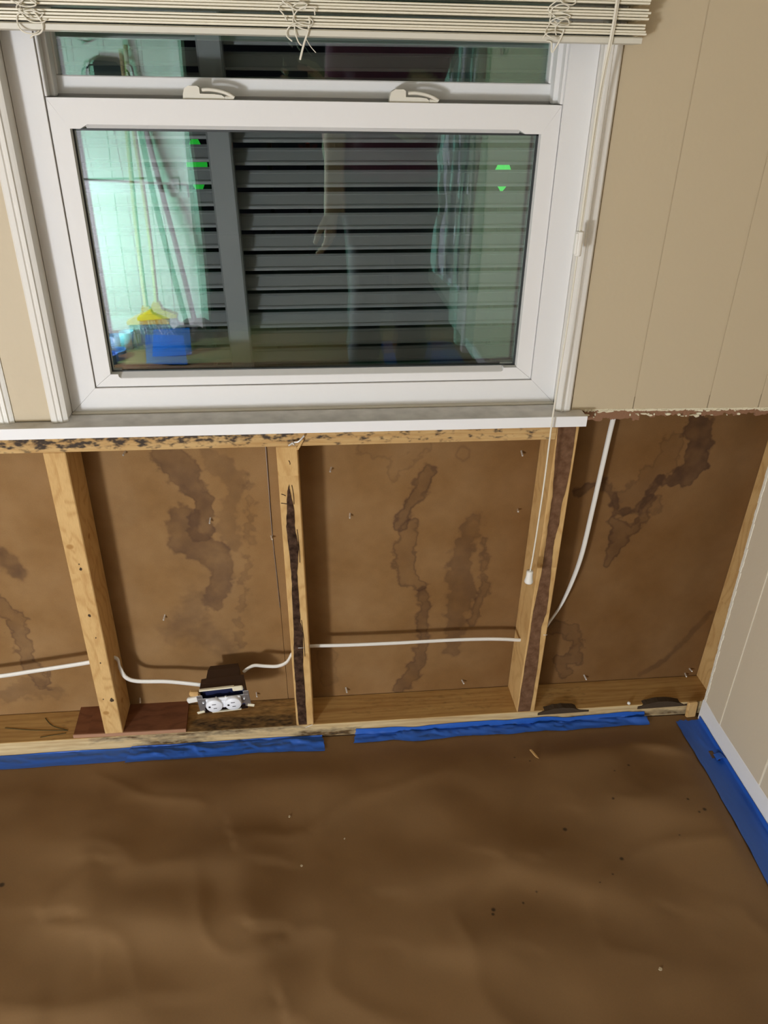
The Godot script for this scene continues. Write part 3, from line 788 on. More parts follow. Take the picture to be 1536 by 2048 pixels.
func sheathing_and_studs() -> void:
	# fibreboard sheathing in two sheets that meet behind the second bay
	var X0 := -0.95; var X1 := 1.02; var Y0 := 0.0; var Y1 := 0.79
	var img := sheathing_image(-0.66, X1, Y0, Y1)
	var sm := mat(Color.WHITE, 0.85, 0.3)
	sm.albedo_texture = tex(img)
	var bump := NoiseTexture2D.new(); bump.width = 256; bump.height = 256; bump.seamless = true; bump.noise = noise(14, 0.12, 3); bump.as_normal_map = true
	var sh := thing("wall_sheathing", "water-stained brown fibreboard sheathing behind the studs", "sheathing", Vector3(0, 0, -0.1), "", "structure")
	for k in 2:
		var mb := MB.new(); mb.uvmode = 1; mb.rect = Rect2(-0.66, Y0, X1 + 0.66, Y1)
		var p := PackedVector2Array([Vector2(-0.0328, Y1), Vector2(-0.0318, 0.479), Vector2(-0.0255, 0.318), Vector2(-0.0195, 0.0)])
		if k == 0: p.append_array([Vector2(X0, 0.0), Vector2(X0, Y1)])
		else:
			for i in 4: p[i].x += 0.0009
			p.append_array([Vector2(X1, 0.0), Vector2(X1, Y1)])
		mb.prism(p, Transform3D(), -0.103, -0.089)
		var o := obj("fibreboard_sheet", mb, sm, sh)
		tag(o, ["stained sheet behind the outlet box", "stained sheet behind the bays beside the hanging cord"][k], "")
	# nail points that came through the board
	var nails := [[-0.351, 0.064], [-0.1515, 0.526], [-0.294, 0.676], [-0.0345, 0.479], [-0.091, 0.061], [0.126, 0.525], [0.3865, 0.064], [0.114, 0.061], [0.466, 0.654], [0.473, 0.521], [0.6825, 0.0585], [0.945, 0.060], [0.937, 0.046], [0.09, 0.63], [-0.268, 0.293]]
	for n in nails:
		var mb := MB.new()
		var a := Vector3(n[0], n[1], -0.0895)
		var d := Vector3(rng.randf_range(-0.003, 0.003), rng.randf_range(-0.006, 0.001), 0.0105)
		mb.tube([a, a + d * 0.8, a + d], 0.0019, 0.0019, 8, 1)
		mb.lathe(PackedVector2Array([Vector2(0.0019, 0), Vector2(0.0021, 0.0006), Vector2(0.0015, 0.0018), Vector2(0.0001, 0.0028)]), Transform3D(Basis(Vector3(1, 0, 0), PI / 2), a + d), 8)
		obj("nail", mb, M.metal, sh)
	# studs
	var studs := [
		["second stud of the opened wall", -0.393, -0.393, 0.019, "clean pale stud standing on the dark red shim board, knots on its face", 0.0],
		["", 0.008, 0.0185, 0.019, "stud with a narrow black tar streak, beside the outlet box", 0.3],
		["", 0.5225, 0.5190, 0.0205, "stud with a broad brown paper strip, behind the cord pull", 0.62],
		["", 0.9985, 0.9865, 0.020, "corner stud half hidden behind the edge of the side panel", 0.85]]
	for i in 4:
		var s = studs[i]
		var top := 0.7176 if i < 2 else 0.79
		var bot := 0.0382 if i > 0 else 0.0475
		var t := thing("wall_stud", s[4], "stud", Vector3(s[2], bot, -0.0445), "wall studs of the opened wall")
		var mb := MB.new()
		var w: float = s[3]
		var lean := Basis(Vector3(0, 0, 1), atan2(s[2] - s[1], top - bot))
		mb.box(Vector3(s[2] - w, bot, -0.0882), Vector3(s[2] + w, top, -0.0008), 0.0016, lean, Vector3(s[2], bot, -0.0445))
		obj("timber", mb, wood(wood_up, Vector3(s[5], s[5] * 1.7, s[5])), t)
		if i == 0:
			var r := RandomNumberGenerator.new(); r.seed = 2
			for q in [[-0.3895, 0.475, 0.003], [-0.3915, 0.366, 0.003], [-0.3905, 0.486, 0.0014], [-0.383, 0.144, 0.0045], [-0.400, 0.147, 0.0015], [-0.39, 0.245, 0.0016], [-0.3885, 0.31, 0.0013]]:
				var p := PackedVector2Array()
				for a in 9: p.append(Vector2(q[0] + cos(TAU * a / 9) * q[2] * r.randf_range(0.6, 1.1), q[1] + sin(TAU * a / 9) * q[2] * r.randf_range(0.8, 1.5)))
				var k := MB.new()
				k.prism(p, Transform3D(), -0.0012, -0.0003)
				obj("knot", k, M.rot, t)
		if i == 1:
			var k := MB.new()
			ribbon(k, v2([0.0088, 0.641, 0.005, 0.628, 0.002, 0.581, 0.0, 0.553, 0.001, 0.522, 0.005, 0.447, 0.004, 0.384, 0.004, 0.306, 0.001, 0.248, 0.0015, 0.178, 0.002, 0.104, 0.0045, 0.0415]), v2([0.0092, 0.641, 0.01, 0.628, 0.016, 0.589, 0.016, 0.546, 0.021, 0.506, 0.016, 0.446, 0.017, 0.399, 0.018, 0.324, 0.022, 0.295, 0.0195, 0.212, 0.021, 0.14, 0.0215, 0.0415]), -0.0012, 0.0006, 0.0006, 5)
			tag(obj("tar_streak", k, M.residue, t), "black-brown tar streak down its face", "")
			for q in [[0.014, 0.640, 0.0165, 0.60], [-0.006, 0.622, 0.002, 0.618], [-0.0075, 0.603, 0.003, 0.601], [0.02, 0.545, 0.0225, 0.47], [0.0205, 0.33, 0.0245, 0.235], [0.0105, 0.69, 0.0125, 0.682]]:
				k = MB.new()
				k.tube([Vector3(q[0], q[1], -0.0004), Vector3((q[0] + q[2]) / 2 + 0.001, (q[1] + q[3]) / 2, -0.0004), Vector3(q[2], q[3], -0.0004)], 0.0007, 0.0007, 6, 3)
				obj("tar_crack", k, M.residue, t)
			var st := MB.new()
			st.tube([Vector3(0.007, 0.2585, -0.0006), Vector3(0.0175, 0.2592, 0.0010), Vector3(0.024, 0.2585, -0.0006)], 0.0006, 0.0006, 6, 4)
			obj("staple", st, M.metal, t)
			st = MB.new()
			st.tube([Vector3(0.019, 0.0325, 0.0008), Vector3(0.026, 0.0375, 0.0020), Vector3(0.0345, 0.0405, 0.001)], 0.0007, 0.0007, 6, 4)
			obj("staple", st, M.metal, t)
		if i == 2:
			var k := MB.new()
			ribbon(k, v2([0.501, 0.757, 0.505, 0.672, 0.51, 0.597, 0.5095, 0.558, 0.51, 0.486, 0.51, 0.419, 0.504, 0.323, 0.503, 0.248, 0.5015, 0.152, 0.500, 0.0415]), v2([0.536, 0.757, 0.537, 0.688, 0.535, 0.622, 0.53, 0.573, 0.531, 0.534, 0.526, 0.498, 0.527, 0.46, 0.53, 0.392, 0.533, 0.321, 0.5255, 0.282, 0.531, 0.168, 0.529, 0.0415]), -0.0012, 0.0007, 0.0006, 6)
			tag(obj("paper_strip", k, M.residue_pale, t), "brown torn paper strip stuck to its face", "")
			var st := MB.new()
			st.tube([Vector3(0.534, 0.2595, -0.0006), Vector3(0.538, 0.26, 0.0008), Vector3(0.5415, 0.2595, -0.0006)], 0.0007, 0.0007, 6, 4)
			obj("staple", st, M.metal, t)
		if i < 3:   # small dark bores where the cable passes
			pass
	# rough sill under the window
	var rm := mat(Color.WHITE, 0.85, 0.3)
	var P := [[0.03, 0.34, 0.55, 0.93, 0.62], [0.09, 0.17, 0.55, 1.04, 0.92], [0.22, 0.62, 0.55, 0.90, 0.60], [0.28, 0.58, 0.55, 0.84, 0.78], [0.62, 0.98, 0.62, 0.9, 0.22]]
	rm.albedo_texture = tex(timber_image(1024, 110, Color(0.62, 0.42, 0.19), Color(0.43, 0.23, 0.075), Color(0.045, 0.036, 0.032), P, 50, 0.28))
	var rs := thing("rough_sill", "pale sill timber with black mould stains, directly under the white sill board", "timber", Vector3(0.0, 0.7176, -0.045))
	var mb := MB.new(); mb.uvmode = 2; mb.rect = Rect2(-0.72, -0.846, 1.222, 0.13)
	mb.box(Vector3(-0.93, 0.7176, -0.0882), Vector3(0.5015, 0.7590, -0.0004), 0.0015)
	obj("timber", mb, rm, rs)
	var bn := MB.new()   # the bent bright nail with a splinter above the second stud
	bn.tube([Vector3(0.012, 0.7205, 0.001), Vector3(0.0215, 0.7285, 0.006), Vector3(0.0300, 0.7315, 0.009), Vector3(0.040, 0.741, 0.006)], 0.0018, 0.0018, 8, 4)
	bn.lathe(PackedVector2Array([Vector2(0.0001, -0.001), Vector2(0.0042, -0.001), Vector2(0.0042, 0.001), Vector2(0.0001, 0.001)]), Transform3D(Basis(Vector3(0, 0, 1), -0.9), Vector3(0.0205, 0.7268, 0.0066)), 12)
	tag(obj("bent_nail", bn, M.metal, rs), "bright bent nail above the tar-streaked stud", "")
	var sp := MB.new()
	sp.box(Vector3(0.030, 0.712, 0.001), Vector3(0.0345, 0.735, 0.006), 0.001, Basis(Vector3(0, 0, 1), -0.5))
	obj("wood_splinter", sp, wood(wood_up), rs)
	# bottom plate
	var pm := mat(Color.WHITE, 0.8, 0.35)
	var W := 1.66
	var bay := func(x: float) -> float: return (x + 0.68) / W
	var Q := [[bay.call(-0.245), bay.call(0.01), -0.20, 0.80, 0.50], [bay.call(-0.245), bay.call(0.01), 0.36, 0.74, 0.85], [bay.call(-0.34), bay.call(-0.10), 0.66, 0.80, 0.75], [bay.call(-0.44), bay.call(-0.33), 0.66, 0.80, 0.75], [bay.call(-0.345), bay.call(-0.20), 0.80, 1.0, 0.8], [bay.call(0.0), bay.call(0.13), 0.82, 1.0, 0.95], [bay.call(0.10), bay.call(0.49), 0.05, 0.6, 0.16], [bay.call(0.55), bay.call(0.68), 0.10, 0.66, 0.22], [bay.call(0.55), bay.call(0.95), 0.84, 1.0, 0.7], [bay.call(-0.52), bay.call(-0.50), 0.0, 0.7, 0.3]]
	var pi := timber_image(1100, 110, Color(0.54, 0.335, 0.12), Color(0.32, 0.155, 0.045), Color(0.035, 0.024, 0.016), Q, 60, 0.20, 0.35, 1.15)
	# the planed front face is paler than the weathered top
	for j in range(76, 110):
		for i in 1100:
			var c := pi.get_pixel(i, j)
			pi.set_pixel(i, j, Color(minf(c.r * 1.10, 1), minf(c.g * 1.22, 1), minf(c.b * 1.5, 1)) if c.r > 0.45 else c)
	pm.albedo_texture = tex(pi)
	var bp := thing("bottom_plate", "stained bottom plate timber lying along the foot of the opened wall", "timber", Vector3(0.1, 0.0, -0.045))
	var pb := MB.new(); pb.uvmode = 2; pb.rect = Rect2(-0.68, -0.127, W, 0.127)
	pb.box(Vector3(-0.93, 0.0, -0.0886), Vector3(0.985, 0.038, -0.0006), 0.0018)
	obj("timber", pb, pm, bp)
	for e in [[0.548, 0.668, 0.033, 0.047, 3], [0.785, 0.906, 0.033, 0.049, 4]]:
		var k := MB.new(); var r := RandomNumberGenerator.new(); r.seed = e[4]
		var p := PackedVector2Array([Vector2(e[1], e[2] - 0.004), Vector2(e[0], e[2] - 0.006)])
		for q in 14:
			var u := q / 13.0
			p.append(Vector2(lerpf(e[0], e[1], u), lerpf(e[2], e[3], sin(PI * clampf(u * 1.1, 0.0, 1.0)) * 0.85 + 0.15) + r.randf_range(-0.0014, 0.0014) - 0.002))
		k.prism(p, Transform3D(), -0.014, 0.0010)
		tag(obj("rotted_strip", k, M.rot, bp), "dark rotted strip along its front edge", "")
	var gm := MB.new()   # faint pencil-like scratches on the first bay's plate
	for q in [[[-0.636, -0.047], [-0.579, -0.036], [-0.498, -0.028]], [[-0.557, -0.070], [-0.535, -0.045], [-0.50, -0.029]], [[-0.552, -0.012], [-0.53, -0.016], [-0.50, -0.02]]]:
		var a := []
		for p in q: a.append(Vector3(p[0], 0.0384, p[1]))
		gm.tube(a, 0.0011, 0.0006, 6, 4)
	tag(obj("dry_stem", gm, mat(Color(0.07, 0.055, 0.015), 0.8), bp), "thin dark green stems lying on its top", "")
	# dark red shim board between plate and stud, split under the stud
	var sbm := wood(tex(wood_image(22, Color(0.21, 0.085, 0.038), Color(0.10, 0.035, 0.015), true, 1)), Vector3(0.2, 0, 0), 2.2)
	var sb := thing("shim_board", "short dark red board under the pale stud, on the bottom plate", "board", Vector3(-0.36, 0.038, -0.05))
	var k1 := MB.new()
	k1.prism(PackedVector2Array([Vector2(-0.483, 0.092), Vector2(-0.2445, 0.0905), Vector2(-0.2405, 0.0035), Vector2(-0.479, 0.0065)]), Transform3D(Basis(Vector3(1, 0, 0), Vector3(0, 0, -1), Vector3(0, 1, 0)), Vector3.ZERO), 0.0382, 0.0472)
	obj("board", k1, sbm, sb)
	var k2 := MB.new()
	k2.prism(PackedVector2Array([Vector2(-0.4785, 0.0062), Vector2(-0.2410, 0.0034), Vector2(-0.2412, 0.0014), Vector2(-0.33, 0.0012), Vector2(-0.48, 0.0035)]), Transform3D(Basis(Vector3(1, 0, 0), Vector3(0, 0, -1), Vector3(0, 1, 0)), Vector3.ZERO), 0.0384, 0.0474)
	tag(obj("raw_edge", k2, mat(Color(0.40, 0.21, 0.12), 0.8), sb), "pinkish raw front edge", "")
	# debris lying on the plate
	var wb := MB.new()
	wb.lathe(PackedVector2Array([Vector2(0.0001, 0.0), Vector2(0.0035, 0.0005), Vector2(0.0042, 0.003), Vector2(0.0025, 0.0062), Vector2(0.0001, 0.0068)]), Transform3D(Basis(Vector3(0, 0, 1), 0.4), Vector3(0.7655, 0.0386, -0.006)), 12)
	tag(obj("plaster_crumb", wb, M.nylon), "round white crumb lying on the bottom plate in the corner bay", "crumb")
	var cb := MB.new()
	cb.box(Vector3(0.902, 0.0, 0.002), Vector3(0.926, 0.046, 0.012), 0.003, Basis(Vector3(0, 0, 1), 0.06))
	tag(obj("wood_offcut", cb, wood(wood_up, Vector3(0.4, 0.1, 0))), "small pale wood offcut at the corner beside the white baseboard", "offcut")
	# thin bright strand hanging along the sheet joint in the outlet bay
	var wi := MB.new()
	wi.tube([Vector3(-0.0345, 0.7165, -0.0868), Vector3(-0.0335, 0.60, -0.0874), Vector3(-0.0325, 0.49, -0.0873), Vector3(-0.0285, 0.38, -0.0877), Vector3(-0.026, 0.30, -0.0877)], 0.00055, 0.00055, 6, 4)
	tag(obj("thin_wire", wi, M.zinc), "hair-thin wire hanging along the sheathing joint above the outlet box", "wire")

func v2(a: Array) -> Array:
	var o := []
	for i in range(0, a.size(), 2): o.append(Vector2(a[i], a[i + 1]))
	return o

# ------------------------------------------------------------------ floor paper, tape, debris
var fold1 := noise(101, 2.4, 2)
var fold2 := noise(102, 7.0, 3)
var creases := []

func paper_y(x: float, z: float) -> float:
	var edge := smoothstep(0.03, 0.14, z) * smoothstep(0.02, 0.11, 0.9313 - x)
	var h := 0.010 + 0.0125 * fold1.get_noise_2d(x, z) + 0.0009 * fold2.get_noise_2d(x, z)
	var rdg := 1.0 - absf(fold1.get_noise_2d(x * 0.9 + 7.0, z * 1.3 + 3.0)) * 2.6
	h += 0.003 * pow(maxf(rdg, 0.0), 3.0)
	for c in creases:   # [ax, az, bx, bz, height, width, side slope]
		var a := Vector2(c[0], c[1]); var b := Vector2(c[2], c[3]); var ab := b - a; var p := Vector2(x, z) - a
		var t := clampf(p.dot(ab) / ab.length_squared(), 0.0, 1.0)
		var d := (p - ab * t).length()
		var side := signf(ab.cross(p))
		var w: float = c[5] * (1.0 if side > 0 else c[6])
		h += 1.15 * c[4] * exp(-d * d / (w * w)) * (0.5 + 0.5 * sin(PI * clampf(t, 0.05, 0.95)))
	return 0.0012 + maxf(h, 0.0) * edge

func floor_things() -> void:
	creases = [[-0.344, 0.40, -0.135, 0.435, 0.012, 0.045, 2.4], [-0.406, 0.16, -0.35, 0.40, 0.007, 0.05, 1.8], [-0.30, 0.298, -0.108, 0.315, 0.007, 0.035, 2.6], [-0.108, 0.32, -0.045, 0.52, 0.009, 0.04, 2.2], [0.213, 0.39, 0.406, 0.36, 0.006, 0.03, 2.4], [0.406, 0.362, 0.62, 0.45, 0.007, 0.035, 2.0], [0.765, 0.46, 0.86, 0.30, 0.008, 0.035, 1.8], [0.20, 0.50, 0.34, 0.52, 0.006, 0.03, 2.0], [0.527, 0.105, 0.79, 0.085, 0.004, 0.022, 2.2], [0.76, 0.085, 0.853, 0.118, 0.0075, 0.016, 1.8], [0.60, 0.25, 0.84, 0.285, 0.005, 0.03, 2.0], [-0.386, 0.565, -0.257, 0.56, 0.008, 0.04, 2.0], [0.62, 0.33, 0.74, 0.20, 0.004, 0.03, 2.0], [0.04, 0.28, 0.06, 0.62, 0.005, 0.05, 2.0]]
	var m := mat(Color.WHITE, 0.62, 0.4)
	var W := 1100; var H := 800
	var big := noise(111, 0.008, 4).get_image(W, H).get_data(); var fn := noise(112, 0.6, 2).get_image(W, H).get_data()
	var bpp := big.size() / (W * H)
	var out := PackedByteArray(); out.resize(W * H * 3)
	for k in W * H:
		var v := 1.0 + 0.16 * (big[k * bpp] / 255.0 - 0.5) + 0.10 * (fn[k * bpp] / 255.0 - 0.5)
		out[k * 3] = s8(0.225 * v); out[k * 3 + 1] = s8(0.128 * v); out[k * 3 + 2] = s8(0.053 * v)
	var img := Image.create_from_data(W, H, false, Image.FORMAT_RGB8, out)
	# drips and spots on the paper (x, z, radius)
	for s in [[0.343, 0.45, 0.004], [0.340, 0.459, 0.003], [0.524, 0.2905, 0.0045], [0.706, 0.1516, 0.003], [0.64, 0.2366, 0.0028], [0.791, 0.2533, 0.003], [0.814, 0.28, 0.004], [0.80, 0.2855, 0.0025], [0.61, 0.3674, 0.004], [-0.534, 0.3195, 0.005], [0.67, 0.165, 0.002], [0.43, 0.42, 0.002], [0.58, 0.40, 0.002], [0.55, 0.415, 0.0016], [0.74, 0.33, 0.0018], [0.40, 0.44, 0.0024], [0.47, 0.10, 0.002], [0.50, 0.115, 0.002]]:
		var px := Vector2((s[0] + 0.95) / 1.9 * W, (s[1] - 0.0) / 1.36 * H); var r: float = s[2] / 1.9 * W
		for j in range(int(px.y - r - 1), int(px.y + r + 2)):
			for i in range(int(px.x - r - 2), int(px.x + r + 3)):
				var d := (Vector2(i, j) - px).length() / r
				if i >= 0 and i < W and j >= 0 and j < H and d < 1.2:
					var c := img.get_pixel(i, j)
					img.set_pixel(i, j, c.lerp(c * 0.5, smoothstep(1.2, 0.5, d)))
	m.albedo_texture = tex(img)
	var near := MB.new(); near.uvmode = 3; near.rect = Rect2(-0.95, 0.0, 1.9, 1.36)
	near.sheet(func(u: float, v: float) -> Vector3:
		var x := lerpf(-0.95, 0.930, u); var z := lerpf(0.0018 if x < 0.9 else 0.004, 1.36, pow(v, 1.15))
		return Vector3(x, paper_y(x, z), z), 190, 130, Vector3(0, -0.0005, 0))
	var pt := thing("floor_paper", "wrinkled brown builder's paper spread over the floor", "paper", Vector3(0, 0, 0.6))
	obj("paper_sheet", near, m, pt)
	var rest := MB.new()
	rest.sheet(func(u: float, v: float) -> Vector3:
		var x := lerpf(-2.38, 0.92, u); var z := lerpf(1.34, 2.98, v)
		return Vector3(x, paper_y(x, z) + 0.001, z), 60, 36, Vector3(0, -0.0005, 0))
	obj("paper_sheet", rest, mat(Color(0.225, 0.128, 0.053), 0.6), pt)
	var rest2 := MB.new()
	rest2.sheet(func(u: float, v: float) -> Vector3:
		var x := lerpf(-2.38, -0.93, u); var z := lerpf(0.01, 1.36, v)
		return Vector3(x, paper_y(x, z) + 0.001, z), 30, 30, Vector3(0, -0.0005, 0))
	obj("paper_sheet", rest2, mat(Color(0.225, 0.128, 0.053), 0.6), pt)
	# masking tape: lies on the paper and climbs the foot of the timber
	tape(-0.95, -0.29, 0.036, 0.0025, "long smooth blue masking tape strip below the clean pale stud", 0, 0.0018)
	tape(-0.365, 0.058, 0.041, 0.0055, "creased blue masking tape strip below the outlet box, overlapping the smooth strip", 1, 0.0052)
	tape(0.128, 0.806, 0.027, 0.016, "crumpled blue masking tape strip climbing the plate below the cord pull", 2, 0.0062)
	var tw := noise(55, 9.0, 3); var tq := noise(56, 40.0, 2)
	var mb := MB.new()
	mb.sheet(func(u: float, v: float) -> Vector3:
		var z := lerpf(0.021 + 0.006 * tq.get_noise_2d(u * 1.4, 3.0), 1.1, v)
		var w := 0.056 + 0.012 * clampf(z * 1.8, 0.0, 1.0) + 0.004 * tw.get_noise_2d(z, 1.0)
		var s := u * (w + 0.012)              # from the paper towards the baseboard and up it
		var lift := 0.0016 + 0.0026 * maxf(tw.get_noise_2d(z * 1.3, u * 0.8), 0.0)
		if s < w: return Vector3(0.9302 - w + s, maxf(paper_y(0.9302 - w + s, z), 0.001) + lift, z)
		return Vector3(0.9300 - 0.0008, 0.001 + lift + (s - w), z), 14, 150, Vector3(0.0003, -0.0004, 0), func(u: float, v: float) -> bool:
		var z := 0.021 + v * 1.08
		return absf(z - 0.126 - (u - 0.6) * 0.05) < 0.011 and absf(u - 0.60) < 0.09)
	tag(obj("masking_tape", mb, M.tape), "wide blue masking tape strip along the white baseboard, torn hole in it", "masking tape", "strips of blue masking tape on the floor paper")
	# torn flap beside that hole
	var fl := MB.new()
	fl.sheet(func(u: float, v: float) -> Vector3: return Vector3(0.9120 + 0.017 * u, 0.006 + 0.010 * sin(u * 2.2) * (0.6 + 0.4 * v), 0.128 + 0.018 * v + 0.004 * u), 8, 6, Vector3(0, -0.0005, 0))
	tag(obj("tape_flap", fl, M.tape), "small curled blue tape flap beside the hole in the baseboard tape", "tape flap")
	# debris
	var sp := MB.new()
	sp.prism(PackedVector2Array([Vector2(0.5085, -0.086), Vector2(0.5125, -0.0865), Vector2(0.5195, -0.104), Vector2(0.5215, -0.1125), Vector2(0.5165, -0.107)]), Transform3D(Basis(Vector3(1, 0, 0), Vector3(0, 0, -1), Vector3(0, 1, 0)), Vector3.ZERO), 0.0085, 0.0115)
	tag(obj("wood_splinter", sp, wood(wood_up)), "pale wood splinter lying on the paper below the paper-stripped stud", "splinter")
	var chips := [[0.0074, 0.3294, 0.003, "tiny white chip on the paper, nearest the middle of the floor"], [-0.0166, 0.2143, 0.003, "tiny pale chip on the paper halfway to the outlet box"], [0.5987, 0.5767, 0.0045, "pale crumb on the paper closest to the photo's lower edge"], [0.09, 0.275, 0.002, "faint speck on the paper between the two tape ends"]]
	for c in chips:
		var k := MB.new(); var r := RandomNumberGenerator.new(); r.seed = int(c[0] * 1000) + 50
		var p := PackedVector2Array()
		for a in 6: p.append(Vector2(c[0] + cos(TAU * a / 6) * c[2] * r.randf_range(0.5, 1.0), -c[1] + sin(TAU * a / 6) * c[2] * r.randf_range(0.5, 1.0)))
		var y := paper_y(c[0], c[1])
		k.prism(p, Transform3D(Basis(Vector3(1, 0, 0), Vector3(0, 0, -1), Vector3(0, 1, 0)), Vector3.ZERO), y - 0.0003, y + 0.0016)
		tag(obj("paint_chip", k, mat(Color(0.50, 0.41, 0.27), 0.7)), c[3], "chip", "paint chips scattered on the floor paper")

func tape(x0: float, x1: float, reach: float, climb: float, label: String, s: int, crumple: float) -> void:
	var n1 := noise(200 + s, 11.0, 3); var n2 := noise(210 + s, 30.0, 2); var n3 := noise(220 + s, 5.0, 2)
	var total := reach + climb
	var mb := MB.new()
	mb.sheet(func(u: float, v: float) -> Vector3:
		var x := lerpf(x0, x1, u)
		if s > 0: x += (0.006 * (v - 0.5) * (1.0 if u > 0.5 else -1.0) + 0.004 * n2.get_noise_2d(v * 1.5, 2.0)) * (1.0 if u < 0.02 or u > 0.98 else 0.0)
		var w := total + 0.004 * n3.get_noise_2d(x, 1.0)
		var t := v * w
		var cl := climb + (0.006 * n3.get_noise_2d(x * 1.2, 9.0) if s == 2 else 0.002 * n3.get_noise_2d(x, 9.0))
		cl = maxf(cl, 0.0005)
		var ridge := 1.0 - absf(n1.get_noise_2d(x * 0.8, v * 0.12)) * 3.0
		var bump := crumple * (0.4 + 0.8 * n1.get_noise_2d(x, v * 0.3)) + crumple * 0.7 * pow(maxf(ridge, 0.0), 3.0)
		var fold := v - (0.45 + 0.33 * n3.get_noise_2d(x * 0.7, 5.0) * 1.6)
		bump += crumple * 0.9 * exp(-fold * fold / 0.008) * (0.5 + n1.get_noise_2d(x * 0.5, 8.0)) * (1.0 if s > 0 else 0.2)
		bump *= sin(PI * clampf(v * 1.05, 0.03, 0.97)) + 0.12
		if t < cl: return Vector3(x, 0.002 + (cl - t) , 0.0008 + maxf(bump, 0.0) * 0.6)
		var z := 0.0010 + t - cl
		var soft := clampf((t - cl) / 0.006, 0.0, 1.0)
		return Vector3(x, paper_y(x, z) + 0.0012 + 0.0004 * s + maxf(bump, 0.0) * soft + 0.0012 * (1 - soft), z + 0.0012 * (1 - soft)), int((x1 - x0) / 0.0045), 12, Vector3(0, -0.0004, -0.0002))
	tag(obj("masking_tape", mb, M.tape), label, "masking tape", "strips of blue masking tape on the floor paper")

# ------------------------------------------------------------------ cable and outlet box
func p3(a: Array) -> Array:
	var o := []
	for i in range(0, a.size(), 3): o.append(Vector3(a[i], a[i + 1], a[i + 2]))
	return o

